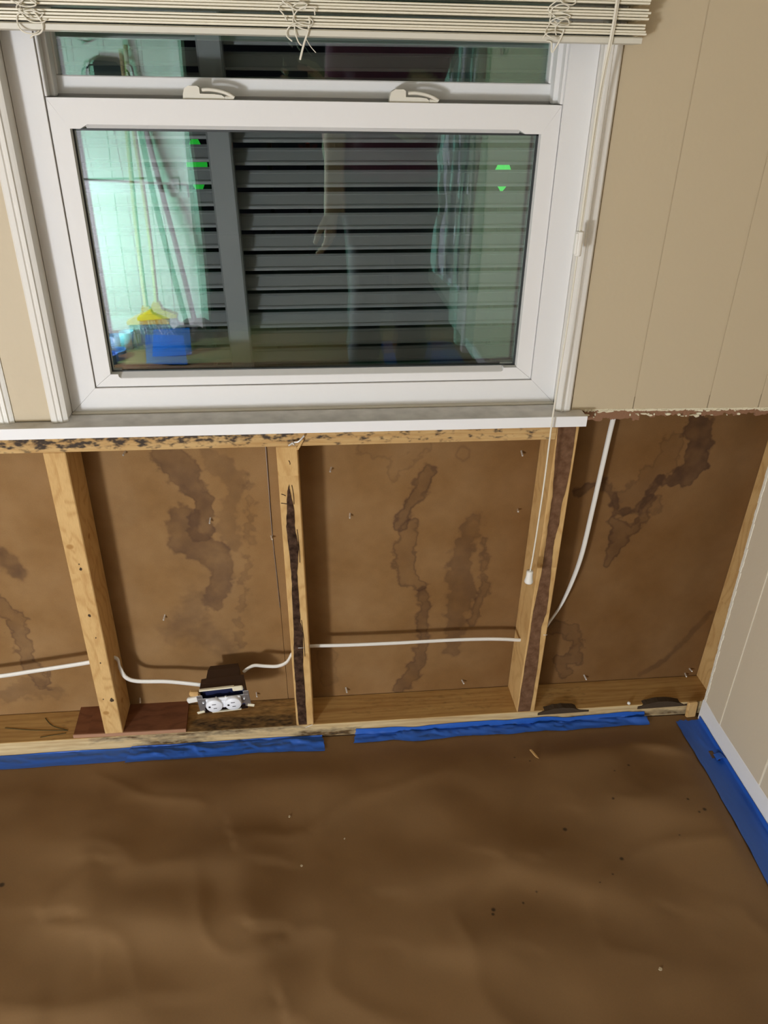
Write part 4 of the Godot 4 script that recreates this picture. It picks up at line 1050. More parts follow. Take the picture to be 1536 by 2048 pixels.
func cables_and_box() -> void:
	var c1 := MB.new()
	c1.tube(p3([-0.95, 0.175, -0.045, -0.78, 0.172, -0.045, -0.613, 0.187, -0.045, -0.551, 0.195, -0.045, -0.489, 0.203, -0.045, -0.432, 0.211, -0.045, -0.393, 0.219, -0.044, -0.370, 0.221, -0.042, -0.3648, 0.197, -0.038, -0.357, 0.174, -0.036, -0.335, 0.161, -0.036, -0.278, 0.156, -0.036, -0.236, 0.150, -0.034, -0.185, 0.146, -0.026]), 0.0028, 0.0052, 10, 6)
	tag(obj("electrical_cable", c1, M.cable), "white flat cable entering the outlet box from the pale stud", "cable", "white cables in the opened wall")
	var c2 := MB.new()
	c2.tube(p3([-0.108, 0.178, -0.028, -0.100, 0.184, -0.030, -0.085, 0.189, -0.034, -0.063, 0.184, -0.036, -0.036, 0.182, -0.036, -0.016, 0.190, -0.038, -0.004, 0.208, -0.043, 0.010, 0.222, -0.045, 0.038, 0.225, -0.045, 0.122, 0.2225, -0.045, 0.23, 0.2215, -0.045, 0.341, 0.222, -0.045, 0.419, 0.220, -0.045, 0.464, 0.2165, -0.045, 0.502, 0.212, -0.045, 0.535, 0.212, -0.048, 0.552, 0.222, -0.055, 0.565, 0.245, -0.060, 0.586, 0.292, -0.060, 0.603, 0.357, -0.060, 0.614, 0.427, -0.060, 0.620, 0.53, -0.060, 0.625, 0.632, -0.060, 0.629, 0.712, -0.060, 0.633, 0.80, -0.055, 0.635, 0.9, -0.05]), 0.0030, 0.0050, 10, 5, Vector3(0.3, 1, 0.2))
	tag(obj("electrical_cable", c2, M.cable), "white flat cable from the outlet box through two studs, rising in the corner bay", "cable", "white cables in the opened wall")
	# the old outlet box hangs by its cables, rolled a little
	var C := Vector3(-0.145, 0.118, -0.015)
	var ob := thing("outlet_box", "old dark brown outlet box with white duplex receptacle, hanging in its cables", "outlet box", C)
	var R := Basis(Vector3(0, 0, 1), 0.075) * Basis(Vector3(1, 0, 0), 0.05)
	var T := Transform3D(R, C)
	# body: tapers to the back, open in front; local x along the wall, y up, z to the room
	var body := MB.new()
	var hw := [0.0295, 0.0335, 0.0345, 0.0445, 0.0455]; var hz := [-0.034, -0.020, 0.0045, 0.006, 0.040]; var hy := [0.066, 0.068, 0.0685, 0.069, 0.0695]
	for i in 4:
		var q := func(k: int, sx: float, top: bool) -> Vector3: return T * Vector3(sx * hw[k], hy[k] if top else 0.004, hz[k])
		for top in [true, false]:
			body.quad(q.call(i, -1, top), q.call(i, 1, top), q.call(i + 1, 1, top), q.call(i + 1, -1, top), R * Vector3(0, 1 if top else -1, 0))
		for sx in [-1.0, 1.0]:
			body.quad(q.call(i, sx, true), q.call(i + 1, sx, true), q.call(i + 1, sx, false), q.call(i, sx, false), R * Vector3(sx, 0, 0.0))
	body.quad(T * Vector3(-hw[0], hy[0], hz[0]), T * Vector3(hw[0], hy[0], hz[0]), T * Vector3(hw[0], 0.004, hz[0]), T * Vector3(-hw[0], 0.004, hz[0]), R * Vector3(0, 0, -1))
	body.quad(T * Vector3(-hw[4], hy[4], hz[4] - 0.02), T * Vector3(hw[4], hy[4], hz[4] - 0.02), T * Vector3(hw[4], 0.004, hz[4] - 0.02), T * Vector3(-hw[4], 0.004, hz[4] - 0.02), R * Vector3(0, 0, 1))
	tag(obj("box_body", body, M.bakelite, ob), "dark brown moulded box body", "")
	for q in [[-0.046, 0.0675, 0.0355, 0.026, 0.0715, 0.0415, 0.0008], [0.022, 0.0585, 0.0365, 0.044, 0.0712, 0.0425, 0.002], [-0.030, 0.0025, 0.0365, 0.032, 0.0052, 0.0415, 0.0008]]:
		var lip := MB.new()   # paint-crusted rim round the opening
		lip.box(Vector3(q[0], q[1], q[2]), Vector3(q[3], q[4], q[5]), q[6])
		for i in lip.v.size(): lip.v[i] = T * lip.v[i]
		tag(obj("paint_crust", lip, M.flake, ob), "cream paint crust round the opening", "")
	var inside := MB.new()
	inside.box(Vector3(-0.044, 0.006, 0.0205), Vector3(0.044, 0.067, 0.030), 0.001)
	for i in inside.v.size(): inside.v[i] = T * inside.v[i]
	obj("box_inside", inside, M.navy, ob)
	var strap := MB.new()
	strap.box(Vector3(-0.0530, 0.0215, 0.0405), Vector3(0.0530, 0.0475, 0.0420), 0.0006)
	for s in [-1.0, 1.0]:
		strap.box(Vector3(s * 0.048 - 0.006, 0.012, 0.0405), Vector3(s * 0.048 + 0.006, 0.057, 0.0418), 0.0006)
		strap.lathe(PackedVector2Array([Vector2(0.0034, 0), Vector2(0.0032, 0.0016), Vector2(0.0001, 0.0022)]), Transform3D(Basis(Vector3(1, 0, 0), PI / 2), Vector3(s * 0.0425, 0.0345, 0.0420)), 12)
	for i in strap.v.size(): strap.v[i] = T * strap.v[i]
	tag(obj("mounting_strap", strap, M.zinc, ob), "zinc mounting strap with screws", "")
	var rec := MB.new()
	rec.box(Vector3(-0.036, 0.0205, 0.0415), Vector3(0.036, 0.0485, 0.0475), 0.002)
	rec.box(Vector3(-0.006, 0.0250, 0.0470), Vector3(0.006, 0.0440, 0.0500), 0.002)
	for i in rec.v.size(): rec.v[i] = T * rec.v[i]
	var ro := obj("receptacle", rec, M.device, ob)
	for s in [-1.0, 1.0]:
		var f := MB.new()
		f.lathe(PackedVector2Array([Vector2(0.0172, 0.0), Vector2(0.0172, 0.0065), Vector2(0.0160, 0.0082), Vector2(0.0001, 0.0084)]), Transform3D(Basis(Vector3(1, 0, 0), PI / 2), Vector3(s * 0.0195, 0.0345, 0.0465)), 28)
		for i in f.v.size(): f.v[i] = T * f.v[i]
		obj("outlet_face", f, M.device, ro)
		var sl := MB.new()
		for q in [[0.0005, 0.0405, 0.0085, 0.0016], [0.0015, 0.0295, 0.007, 0.0016]]:
			sl.box(Vector3(s * 0.0195 + q[0] - q[2] / 2, q[1] - q[3] / 2, 0.0543), Vector3(s * 0.0195 + q[0] + q[2] / 2, q[1] + q[3] / 2, 0.0552), 0.0001)
		sl.lathe(PackedVector2Array([Vector2(0.0024, 0.0), Vector2(0.0024, 0.0008), Vector2(0.0001, 0.0008)]), Transform3D(Basis(Vector3(1, 0, 0), PI / 2), Vector3(s * 0.0195 - 0.0095, 0.0345, 0.0544)), 12)
		for i in sl.v.size(): sl.v[i] = T * sl.v[i]
		obj("outlet_slots", sl, M.black, ro)
	for x in [-0.014, 0.006]:
		var ps := MB.new()
		ps.lathe(PackedVector2Array([Vector2(0.0026, 0), Vector2(0.0024, 0.0016), Vector2(0.0001, 0.002)]), Transform3D(Basis(), Vector3(x, 0.049, 0.044)), 10)
		for i in ps.v.size(): ps.v[i] = T * ps.v[i]
		obj("terminal_screw", ps, M.metal, ob)
	for q in [[0.046, 0.010, 0.0605, 0.0175, -0.3], [-0.0605, 0.006, -0.044, 0.0125, 0.2]]:
		var ear := MB.new()
		ear.box(Vector3(q[0], q[1], 0.0405), Vector3(q[2], q[3], 0.0425), 0.001, Basis(Vector3(0, 0, 1), q[4]))
		for i in ear.v.size(): ear.v[i] = T * ear.v[i]
		tag(obj("plaster_ear", ear, M.flake, ob), "cream painted plaster ear", "")
	var bits := MB.new()
	bits.box(Vector3(-0.076, 0.0355, 0.030), Vector3(-0.050, 0.0490, 0.040), 0.003, Basis(Vector3(0, 0, 1), 0.12))
	for i in bits.v.size(): bits.v[i] = T * bits.v[i]
	tag(obj("plaster_clip", bits, M.paint_white, ob), "white crumbling plaster lump at its end", "")
	var bits2 := MB.new()
	bits2.box(Vector3(-0.070, 0.047, 0.022), Vector3(-0.049, 0.0590, 0.034), 0.003, Basis(Vector3(0, 0, 1), -0.15))
	for i in bits2.v.size(): bits2.v[i] = T * bits2.v[i]
	tag(obj("wood_shim", bits2, wood(wood_up), ob), "pale wood shim at its end", "")

# ------------------------------------------------------------------ blind
func blind() -> void:
	var b := thing("window_blind", "raised cream horizontal slat blind gathered above the window, cords dangling", "blind", Vector3(0.065, 1.341, 0.034))
	var x0 := -0.402; var x1 := 0.5275
	var rail := MB.new()
	var t := Transform3D(Basis(Vector3(0, 0, 1), Vector3(0, 1, 0), Vector3(-1, 0, 0)), Vector3.ZERO)
	rail.prism(PackedVector2Array([Vector2(0.014, 1.3405), Vector2(0.050, 1.3405), Vector2(0.0545, 1.3412), Vector2(0.0550, 1.3475), Vector2(0.052, 1.3492), Vector2(0.014, 1.3492)]), t, -x1 + 0.002, -x0)
	obj("bottom_rail", rail, M.rail, b)
	var r := RandomNumberGenerator.new(); r.seed = 6
	var y := 1.3500
	var n := 0
	while y < 1.462:
		var s := MB.new()
		var dz := r.randf_range(-0.0012, 0.0012) - (0.0022 if n % 4 == 3 else 0.0)
		var tip := r.randf_range(-0.0004, 0.0007)
		s.prism(PackedVector2Array([Vector2(0.012 + dz, y), Vector2(0.034 + dz, y + 0.0022), Vector2(0.0525 + dz, y + tip), Vector2(0.0555 + dz, y + tip + 0.0006), Vector2(0.0557 + dz, y + tip + 0.0024), Vector2(0.0540 + dz, y + tip + 0.0031), Vector2(0.034 + dz, y + 0.0048), Vector2(0.012 + dz, y + 0.0026)]), t, -x1 - (r.randf_range(-0.001, 0.003) + (n / 4) * 0.0012), -x0)
		obj("slat", s, M.blind, b)
		y += 0.0035 + (0.0042 if n in [3, 7, 11, 16, 21] else 0.0)
		n += 1
	y += 0.03
	while y < 1.74:
		var s := MB.new()
		s.prism(PackedVector2Array([Vector2(0.012, y), Vector2(0.034, y + 0.0022), Vector2(0.0555, y), Vector2(0.0557, y + 0.0026), Vector2(0.034, y + 0.0048), Vector2(0.012, y + 0.0026)]), t, -x1, -x0)
		obj("slat", s, M.blind, b)
		y += 0.036
	var head := MB.new(); head.box(Vector3(x0 - 0.004, 1.748, 0.008), Vector3(x1 + 0.004, 1.79, 0.060), 0.003)
	obj("head_rail", head, M.rail, b)
	# gathered ladder cords, tangled in front of the stack
	var K := [[-0.289, 3], [0.052, 4], [0.400, 5]]
	for k in 3:
		var cx: float = K[k][0]
		var q := RandomNumberGenerator.new(); q.seed = K[k][1]
		var cm := MB.new()
		for loop in 3:
			var pts := []; var ph := q.randf() * TAU
			var lx := cx + q.randf_range(-0.007, 0.007); var yy := 1.395 - 0.012 * loop
			for i in 16:
				var a := ph + i * 0.75
				pts.append(Vector3(lx + cos(a) * q.randf_range(0.009, 0.0175) + (i - 8) * 0.0010 * (1 if loop % 2 else -1), yy - i * 0.0020 + sin(a) * 0.008, 0.0585 + 0.0028 * sin(a * 1.7 + loop) + 0.0012 * loop))
			cm.tube(pts, 0.0009, 0.0009, 6, 5)
		# dangling ends below the rail
		if k == 0: cm.tube(p3([cx + 0.006, 1.362, 0.0585, cx + 0.014, 1.352, 0.059, cx + 0.015, 1.342, 0.0585, cx + 0.009, 1.3365, 0.057, cx + 0.002, 1.335, 0.056, cx - 0.003, 1.3318, 0.056]), 0.0011, 0.0011, 7, 5)
		elif k == 1:
			cm.tube(p3([cx - 0.004, 1.356, 0.0585, cx - 0.004, 1.345, 0.0590, cx + 0.000, 1.334, 0.0585, cx + 0.004, 1.330, 0.057]), 0.0009, 0.0009, 7, 5)
			cm.tube(p3([cx + 0.016, 1.358, 0.0585, cx + 0.013, 1.346, 0.0595, cx + 0.007, 1.331, 0.058, cx + 0.0015, 1.3135, 0.056]), 0.0014, 0.0014, 7, 5)
			cm.tube(p3([cx + 0.010, 1.338, 0.0585, cx + 0.016, 1.329, 0.057, cx + 0.023, 1.322, 0.056]), 0.0005, 0.0005, 6, 4)
		else:
			cm.tube(p3([cx + 0.012, 1.356, 0.0585, cx + 0.008, 1.344, 0.0590, cx - 0.001, 1.3285, 0.057, cx - 0.0035, 1.340, 0.0565, cx - 0.010, 1.3415, 0.056]), 0.0011, 0.0011, 7, 5)
		obj("ladder_cord", cm, M.cord, b)
	# pull cord: doubled above the joiner, single below, with a bell-shaped pull
	var pc := MB.new()
	pc.tube(p3([0.4835, 1.75, 0.058, 0.4825, 1.55, 0.0605, 0.4795, 1.391, 0.0610, 0.4780, 1.3447, 0.0600, 0.4755, 1.2714, 0.052, 0.4753, 1.1377, 0.050, 0.4748, 1.088, 0.050]), 0.0019, 0.0019, 8, 5)
	pc.tube(p3([0.4870, 1.75, 0.058, 0.4850, 1.55, 0.0600, 0.4822, 1.391, 0.0595, 0.4806, 1.3447, 0.0590, 0.4785, 1.2714, 0.0505, 0.4780, 1.1377, 0.0490, 0.4772, 1.088, 0.0495]), 0.0016, 0.0016, 8, 5)
	pc.tube(p3([0.4762, 1.062, 0.050, 0.4757, 0.9461, 0.050, 0.4718, 0.7878, 0.050, 0.4722, 0.6504, 0.050, 0.4701, 0.5099, 0.050, 0.4678, 0.458, 0.050]), 0.0015, 0.0015, 8, 5)
	var po := obj("pull_cord", pc, M.cord, b)
	var jn := MB.new()
	jn.lathe(PackedVector2Array([Vector2(0.0001, 1.0925), Vector2(0.0058, 1.0925), Vector2(0.0064, 1.0905), Vector2(0.0064, 1.058), Vector2(0.0056, 1.0555), Vector2(0.0001, 1.0555)]), Transform3D(Basis(), Vector3(0.4757, 0, 0.0497)), 18)
	jn.box(Vector3(0.4690, 1.0575, 0.0455), Vector3(0.4738, 1.091, 0.0560), 0.0015)
	obj("cord_joiner", jn, M.nylon, po)
	var ta := MB.new()
	ta.lathe(PackedVector2Array([Vector2(0.0001, 0.4625), Vector2(0.0060, 0.4620), Vector2(0.0066, 0.4600), Vector2(0.0064, 0.4530), Vector2(0.0070, 0.4460), Vector2(0.0086, 0.4390), Vector2(0.0088, 0.4365), Vector2(0.0075, 0.4345), Vector2(0.0001, 0.4340)]), Transform3D(Basis(), Vector3(0.4677, 0, 0.050)), 18)
	obj("cord_pull", ta, M.nylon, po)

# ------------------------------------------------------------------ outside: shutters and small lights
func outside() -> void:
	var sx := [[-0.52, -0.085], [-0.078, 0.66]]
	var z := -0.205
	for k in 2:
		var s := thing("louvered_shutter", ["narrow grey louvered shutter leaf outside, beside its wide upright post", "wide grey louvered shutter leaf outside the window, its gaps black"][k], "shutter", Vector3((sx[k][0] + sx[k][1]) / 2, 0.74, z), "grey shutters outside the window")
		s.rotation.z = 0.009
		var y := 0.7376
		while y < 1.80:
			var mb := MB.new()
			var p := PackedVector2Array()
			# leaning slat, foot towards the room, with a bead along both edges
			var a := Vector2(0.006, 0.0); var b := Vector2(-0.0066, 0.0236); var d := (b - a).normalized(); var nn := Vector2(d.y, -d.x)
			for q in [[a - d * 0.0015 - nn * 0.001], [a - d * 0.0022 + nn * 0.002], [a + d * 0.001 + nn * 0.0042], [a + d * 0.0036 + nn * 0.0036], [a + d * 0.0046 + nn * 0.0012], [b - d * 0.0052 + nn * 0.0012], [b - d * 0.0042 + nn * 0.0030], [b + d * 0.0002 + nn * 0.0024], [b + d * 0.0012], [b - nn * 0.0016], [a - nn * 0.0020]]: p.append(Vector2(z + q[0].x, y + q[0].y))
			mb.prism(p, Transform3D(Basis(Vector3(0, 0, 1), Vector3(0, 1, 0), Vector3(-1, 0, 0)), Vector3.ZERO), -sx[k][1] + 0.001, -sx[k][0] - 0.001)
			obj("slat", mb, M.shutter, s)
			y += 0.0354
		for e in [[sx[k][0] - 0.03, sx[k][0]], [sx[k][1], sx[k][1] + 0.03]]:
			if (k == 0 and e[0] > -0.2) or (k == 1 and e[0] < 0.0): continue
			boxed("stile", Vector3(e[0], 0.74, z - 0.016), Vector3(e[1], 1.82, z + 0.016), M.shutter, s, 0.002)
	var sp := boxed("shutter_post", Vector3(-0.0890, 0.72, z + 0.0125), Vector3(-0.0490, 1.84, z + 0.047), M.shutter, null, 0.003)
	sp.rotation.z = 0.028
	tag(sp, "smooth grey upright post between the two louvered shutter leaves", "post")
	tag(boxed("ground", Vector3(-4, -0.2, -6), Vector3(4, 0.0, -0.30), mat(Color(0.03, 0.03, 0.02), 0.95)), "dark bare ground of the yard outside", "ground", "", "structure")
	# small coloured lights standing in the dark yard
	var L := [[-0.244, 1.06, Color(0.03, 0.75, 0.06), 0.5, 0.030, 0.085, "green garden light seen between slats beside the grey post"], [0.655, 1.040, Color(0.05, 0.95, 0.12), 0.8, 0.026, 0.050, "green garden light seen through the glass near the wide panel side"], [0.075, 1.150, Color(0.5, 0.025, 0.012), 0.7, 0.022, 0.03, "red garden light seen under the sash rail"], [-0.035, 1.150, Color(0.3, 0.05, 0.04), 0.25, 0.026, 0.03, "faint red garden light beside the brighter red one"]]
	for l in L:
		var t := thing("garden_light", l[6], "garden light", Vector3(l[0], 0.0, -1.2), "coloured lights in the dark yard")
		var mb := MB.new(); var pr := PackedVector2Array()
		for i in 9: pr.append(Vector2(maxf(sin(PI * i / 8.0), 0.02) * l[4], l[1] - l[5] + l[5] * 2 * (1 - i / 8.0)))
		pr.reverse()
		mb.lathe(pr, Transform3D(Basis(), Vector3(l[0], 0, -1.2)), 16)
		var m := mat(l[2], 0.4); m.emission_enabled = true; m.emission = (l[2] as Color).linear_to_srgb(); m.emission_energy_multiplier = l[3]
		obj("light_bulb", mb, m, t)
		boxed("light_stake", Vector3(l[0] - 0.006, 0.0, -1.206), Vector3(l[0] + 0.006, l[1] - l[5], -1.194), M.black, t, 0.001)
		var om := OmniLight3D.new(); om.name = "light_glow"
		om.light_color = (l[2] as Color).linear_to_srgb(); om.light_energy = 0.004 * l[3]; om.light_size = 0.03; om.omni_range = 3.0; om.omni_attenuation = 2.0; om.shadow_enabled = true
		t.add_child(om); om.position = Vector3(0, l[1], 0)

# ------------------------------------------------------------------ behind the camera (seen only in the glass)
func behind() -> void:
	# two-handed work done: brooms leaning on the white wall
	var br := thing("broom", "yellow-headed broom leaning on the white wall, mirrored in the window", "broom", Vector3(-0.74, 0.0, 2.70))
	var hd := Vector3(-0.74, 0.165, 2.70)
	var hb := MB.new()
	hb.prism(PackedVector2Array([Vector2(-0.105, -0.012), Vector2(0.105, -0.012), Vector2(0.105, 0.004), Vector2(0.03, 0.040), Vector2(0.018, 0.075), Vector2(-0.018, 0.075), Vector2(-0.03, 0.040), Vector2(-0.105, 0.004)]), Transform3D(Basis(Vector3(0, 0, 1), 0.03), hd), -0.022, 0.022)
	obj("broom_head", hb, mat(Color(0.80, 0.50, 0.02), 0.4), br)
	var hn := MB.new(); hn.tube([hd + Vector3(0, 0.06, 0), Vector3(-0.757, 0.8, 2.84), Vector3(-0.772, 1.38, 2.97)], 0.0115, 0.0115, 12, 8)
	obj("handle", hn, mat(Color(0.55, 0.50, 0.22), 0.5), br)
	var bs := MB.new(); var r := RandomNumberGenerator.new(); r.seed = 3
	for i in 260:
		var x := r.randf_range(-0.1, 0.1); var z := r.randf_range(-0.018, 0.018)
		var fx := x * 1.25 + 0.03 + 0.03 * (x + 0.1) / 0.2
		bs.tube([hd + Vector3(x, -0.01, z), hd + Vector3((x + fx) / 2, -0.08, z * 1.4), Vector3(hd.x + fx, r.randf_range(0.004, 0.02), hd.z + z * 2.2)], 0.0011, 0.0011, 4, 1)
	var bo := obj("bristles", bs, mat(Color(0.30, 0.36, 0.48), 0.5), br); bo.set_meta("kind", "stuff")
	var dp := thing("dustpan", "blue plastic dustpan standing before the broom, mirrored in the window", "dustpan", Vector3(-0.64, 0.0, 2.52))
	var blue := mat(Color(0.02, 0.13, 0.62), 0.35)
	var pan := MB.new()
	pan.prism(PackedVector2Array([Vector2(-0.10, 0), Vector2(0.10, 0), Vector2(0.092, 0.14), Vector2(-0.092, 0.14)]), Transform3D(Basis(Vector3(1, 0, 0), 0.30), Vector3(-0.64, 0.012, 2.48)), -0.003, 0.0)
	pan.prism(PackedVector2Array([Vector2(-0.10, 0), Vector2(0.10, 0), Vector2(0.10, 0.05), Vector2(-0.10, 0.05)]), Transform3D(Basis(Vector3(1, 0, 0), 1.5), Vector3(-0.64, 0.012, 2.48)), -0.003, 0.0)
	obj("pan", pan, blue, dp)
	boxed("pan_handle", Vector3(-0.655, 0.075, 2.497), Vector3(-0.625, 0.093, 2.60), blue, dp, 0.006)
	var tr := thing("tape_roll", "blue masking tape roll on the floor, mirrored in the window", "tape roll", Vector3(-0.93, 0.008, 2.50))
	var rl := MB.new(); rl.lathe(PackedVector2Array([Vector2(0.038, 0.0), Vector2(0.055, 0.0), Vector2(0.055, 0.048), Vector2(0.038, 0.048), Vector2(0.038, 0.0)]), Transform3D(Basis(), Vector3(-0.93, 0.009, 2.50)), 28, false)
	obj("roll", rl, M.tape, tr)
	var cu := MB.new(); cu.lathe(PackedVector2Array([Vector2(0.0001, 0.0), Vector2(0.03, 0.0), Vector2(0.038, 0.1), Vector2(0.036, 0.1), Vector2(0.028, 0.004), Vector2(0.0001, 0.004)]), Transform3D(Basis(), Vector3(-0.90, 0.009, 2.64)), 24)
	tag(obj("plastic_cup", cu, mat(Color(0.35, 0.62, 0.85), 0.3)), "pale blue plastic cup beside the tape roll, mirrored in the window", "cup")
	# a dark wall lantern high on the white wall
	var wl := thing("wall_lantern", "black wall lantern on the white wall, mirrored in the upper glass", "lantern", Vector3(-0.86, 1.20, 2.94))
	var lb := MB.new()
	lb.prism(PackedVector2Array([Vector2(-0.075, 0), Vector2(0.075, 0), Vector2(0.078, 0.10), Vector2(0.05, 0.128), Vector2(-0.05, 0.132), Vector2(-0.078, 0.11)]), Transform3D(Basis(), Vector3(-0.86, 1.20, 2.982)), 0.0, 0.016)
	obj("lantern_body", lb, M.black, wl)
	for s in [-1.0, 1.0]:
		var lh := MB.new()
		lh.tube([Vector3(-0.86 + s * 0.07, 1.30, 2.975), Vector3(-0.86 + s * 0.105, 1.29, 2.975), Vector3(-0.86 + s * 0.115, 1.23, 2.975)], 0.004, 0.004, 8, 5)
		obj("bail", lh, M.black, wl)
	# black floor nozzle with its leaning pipe
	var vc := thing("vacuum_nozzle", "black vacuum nozzle with dark pipe leaning on the white wall, mirrored", "vacuum nozzle", Vector3(-0.56, 0.005, 2.80))
	var vb := MB.new()
	vb.prism(PackedVector2Array([Vector2(-0.13, 0), Vector2(0.13, 0), Vector2(0.12, 0.05), Vector2(0.05, 0.10), Vector2(-0.05, 0.10), Vector2(-0.12, 0.05)]), Transform3D(Basis(), Vector3(-0.56, 0.008, 2.74)), 0.0, 0.09)
	obj("nozzle_body", vb, mat(Color(0.03, 0.025, 0.02), 0.5), vc)
	var vp := MB.new(); vp.tube([Vector3(-0.56, 0.09, 2.80), Vector3(-0.67, 0.70, 2.92), Vector3(-0.735, 1.22, 2.975)], 0.014, 0.014, 12, 6)
	obj("pipe", vp, mat(Color(0.05, 0.045, 0.04), 0.4), vc)
	# plastic dust sheet hung at the side of the opening
	var cw := noise(301, 6.0, 3)
	var dm := mat(Color(0.62, 0.72, 0.80), 0.35); dm.backlight_enabled = true; dm.backlight = Color(0.2, 0.24, 0.27)
	var ds := MB.new()
	ds.sheet(func(u: float, v: float) -> Vector3:
		var y := lerpf(2.0, 0.42 - 0.10 * u, v)
		var wx := lerpf(0.69, 0.86, u) + 0.05 * v * (1 - u) + 0.012 * sin(v * 5.0)
		return Vector3(wx, y, 2.60 + 0.025 * sin(u * 17.0 + v * 2.0) + 0.03 * cw.get_noise_2d(u, v * 2.0)), 30, 50, Vector3(0, 0, 0.0012))
	tag(obj("dust_sheet", ds, dm), "pale bluish plastic dust sheet hung at the opening, mirrored in the window", "dust sheet")
	var lc := MB.new()
	lc.sheet(func(u: float, v: float) -> Vector3:
		var x := lerpf(0.45, 0.86, u); var z := lerpf(2.1, 2.62, v)
		return Vector3(x, paper_y(x, z) + 0.004 + 0.006 * absf(cw.get_noise_2d(x * 2.0, z * 2.0)), z), 24, 24, Vector3(0, -0.0005, 0))
	tag(obj("blue_tarp", lc, mat(Color(0.02, 0.06, 0.28), 0.4)), "dark blue tarp spread on the floor by the opening, mirrored in the window", "tarp")
	person()

func person() -> void:
	var SK := Color(0.55, 0.36, 0.27); var SH := Color(0.16, 0.03, 0.085); var PA := Color(0.022, 0.028, 0.040); var BK := Color(0.02, 0.018, 0.017)
	var o := thing("person", "person in maroon top and dark trousers holding up a phone, mirrored in the window", "person", Vector3(0.37, 0.006, 1.50))
	var X := 0.37; var Z := 1.50
	var B := []
	var V := func(x: float, y: float, z: float) -> Vector3: return Vector3(X + x, y + 0.008, Z + z)
	# torso (two columns side by side give width), neck
	for s in [-1.0, 1.0]:
		B.append([V.call(s * 0.060, 1.00, 0.0), V.call(s * 0.058, 1.14, 0.0), 0.100, 0.094, SH])
		B.append([V.call(s * 0.058, 1.14, 0.0), V.call(s * 0.078, 1.30, 0.005), 0.094, 0.098, SH])
		B.append([V.call(s * 0.078, 1.30, 0.005), V.call(s * 0.10, 1.385, 0.01), 0.098, 0.062, SH])
		B.append([V.call(s * 0.068, 0.90, 0.012), V.call(s * 0.062, 1.00, 0.0), 0.108, 0.098, PA])
		B.append([V.call(s * 0.082, 0.89, 0.0), V.call(s * 0.088, 0.50, 0.0), 0.088, 0.060, PA])
		B.append([V.call(s * 0.088, 0.50, 0.0), V.call(s * 0.092, 0.36, 0.015), 0.060, 0.061, PA])
		B.append([V.call(s * 0.092, 0.36, 0.015), V.call(s * 0.095, 0.09, 0.01), 0.061, 0.048, PA])
		B.append([V.call(s * 0.095, 0.045, 0.02), V.call(s * 0.105, 0.032, -0.14), 0.043, 0.032, BK])
	B.append([V.call(0, 1.40, 0.015), V.call(0, 1.50, 0.0), 0.056, 0.052, SK])
	# hanging arm (towards smaller x) and the raised arm with the phone
	var ls := Vector3(X - 0.165, 1.385, Z + 0.01); var le := Vector3(X - 0.195, 1.105, Z + 0.02); var lw := Vector3(X - 0.215, 0.885, Z - 0.03)
	B.append([ls, ls.lerp(le, 0.5), 0.056, 0.050, SH]); B.append([ls.lerp(le, 0.5), le, 0.044, 0.038, SK]); B.append([le, lw, 0.038, 0.026, SK])
	var rs := Vector3(X + 0.165, 1.385, Z + 0.005); var re := Vector3(0.42, 1.17, 1.335); var rw := Vector3(0.155, 1.245, 1.310)
	B.append([rs, rs.lerp(re, 0.5), 0.056, 0.050, SH]); B.append([rs.lerp(re, 0.5), re, 0.044, 0.039, SK]); B.append([re, rw, 0.039, 0.027, SK])
	var mb := MB.new()
	net(mb, B, 0.010, 0.035)
	# head with face, its own finer grid
	var H := Vector3(X, 1.60, Z - 0.02)
	var D := Color(0.42, 0.16, 0.14)
	var hb := [[H + Vector3(0, 0.035, 0.022), H + Vector3(0, 0.025, -0.012), 0.083, 0.078, SK], [H + Vector3(0, -0.02, -0.01), H + Vector3(0, -0.072, -0.035), 0.062, 0.036, SK], [H + Vector3(0, -0.07, 0.02), H + Vector3(0, -0.12, 0.03), 0.05, 0.052, SK], [H + Vector3(0, 0.012, -0.088), H + Vector3(0, -0.022, -0.104), 0.009, 0.013, SK], [H + Vector3(-0.033, 0.026, -0.078), H + Vector3(0.033, 0.026, -0.078), 0.012, 0.012, SK], [H + Vector3(-0.018, -0.052, -0.082), H + Vector3(0.018, -0.052, -0.082), 0.0065, 0.0065, D]]
	for s in [-1.0, 1.0]: hb.append([H + Vector3(s * 0.078, 0.018, 0.012), H + Vector3(s * 0.080, -0.018, 0.006), 0.014, 0.010, SK])
	net(mb, hb, 0.006, 0.014)
	# hands
	net(mb, hand_bones(Transform3D(Basis(Vector3(0, 0, 1), -0.08) * Basis(Vector3(0, 1, 0), -1.2), lw), -1.0, 0.62, SK), 0.0042, 0.006)
	var hd := (Vector3(0.055, 1.262, 1.300) - rw).normalized()
	var hy := -hd; var hz := Vector3(0, 0.25, -1).normalized(); var hx := hy.cross(hz).normalized(); hz = hx.cross(hy).normalized()
	net(mb, hand_bones(Transform3D(Basis(hx, hy, hz), rw), 1.0, 0.5, SK), 0.0042, 0.006)
	var bm := mat(Color.WHITE, 0.65); bm.vertex_color_use_as_albedo = true
	obj("body", mb, bm, o)
	var hair := MB.new()
	net(hair, [[H + Vector3(0, 0.055, 0.03), H + Vector3(0, 0.045, 0.0), 0.088, 0.084, BK], [H + Vector3(-0.06, 0.03, 0.045), H + Vector3(-0.05, -0.09, 0.06), 0.045, 0.035, BK], [H + Vector3(0.06, 0.03, 0.045), H + Vector3(0.05, -0.09, 0.06), 0.045, 0.035, BK], [H + Vector3(0, 0.0, 0.065), H + Vector3(0, -0.10, 0.075), 0.06, 0.045, BK]], 0.009, 0.02)
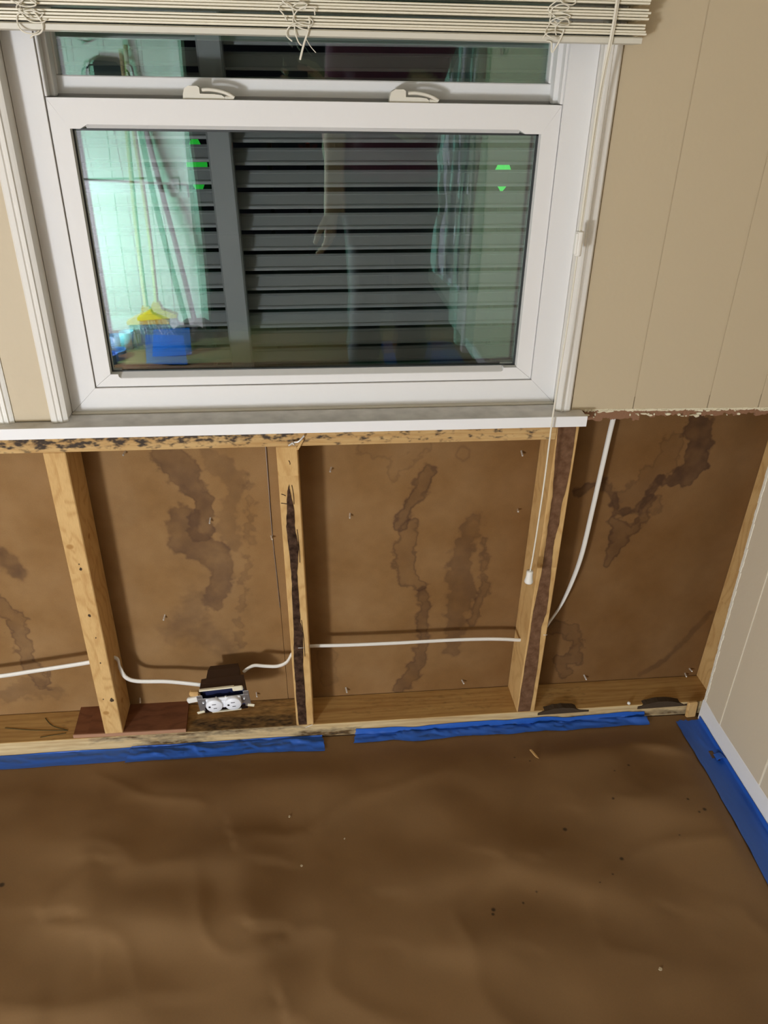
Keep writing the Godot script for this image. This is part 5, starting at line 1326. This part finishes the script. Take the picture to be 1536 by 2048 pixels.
	obj("hair", hair, mat(Color(0.03, 0.02, 0.014), 0.5), o)
	for s in [-1.0, 1.0]:
		var e := MB.new()
		var pr := PackedVector2Array()
		for i in 9: pr.append(Vector2(maxf(sin(PI * i / 8.0), 0.01) * 0.0115, -cos(PI * i / 8.0) * 0.0115))
		e.lathe(pr, Transform3D(Basis(), H + Vector3(s * 0.031, 0.008, -0.0795)), 14)
		var eo := obj("eye", e, mat(Color(0.7, 0.68, 0.65), 0.2), o)
		var ir := MB.new()
		ir.lathe(PackedVector2Array([Vector2(0.0052, 0.0), Vector2(0.0044, 0.0016), Vector2(0.0001, 0.0020)]), Transform3D(Basis(Vector3(1, 0, 0), -PI / 2), H + Vector3(s * 0.031, 0.008, -0.0899)), 14)
		obj("iris", ir, M.black, eo)
	# the phone, its back to the window, just behind the camera's own eye
	var ph := thing("phone", "dark phone held up at chest height by the mirrored person", "phone", Vector3(0.055, 1.20, 1.283))
	var pb := MB.new(); pb.box(Vector3(0.010, 1.175, 1.2765), Vector3(0.084, 1.325, 1.2850), 0.003)
	obj("case", pb, M.black, ph)

func lamp(at: Vector3, c: Color, energy: float) -> void:
	var l := thing("floor_lamp", "low shaded lamp standing on the floor beyond the view", "lamp", Vector3(at.x, 0.006, at.z))
	var base := MB.new(); base.lathe(PackedVector2Array([Vector2(0.0001, 0.008), Vector2(0.10, 0.008), Vector2(0.10, 0.025), Vector2(0.03, 0.04), Vector2(0.014, 0.06), Vector2(0.014, at.y - 0.14), Vector2(0.0001, at.y - 0.14)]), Transform3D(Basis(), Vector3(at.x, 0, at.z)), 24)
	obj("lamp_base", base, mat(Color(0.3, 0.28, 0.25), 0.4), l)
	var sh := MB.new()
	sh.lathe(PackedVector2Array([Vector2(0.0001, at.y - 0.13), Vector2(0.15, at.y - 0.13), Vector2(0.14, at.y + 0.13), Vector2(0.0001, at.y + 0.13)]), Transform3D(Basis(), Vector3(at.x, 0, at.z)), 32, false)
	var m := mat(Color(0.8, 0.75, 0.65), 0.8); m.emission_enabled = true; m.emission = c; m.emission_energy_multiplier = 0.6
	obj("lamp_shade", sh, m, l)
	var om := OmniLight3D.new(); om.name = "lamp_light"
	om.light_color = c; om.light_energy = energy; om.light_size = 0.13; om.omni_range = 9.0; om.omni_attenuation = 2.0; om.shadow_enabled = true
	l.add_child(om); om.position = Vector3(0, at.y - 0.006, 0)
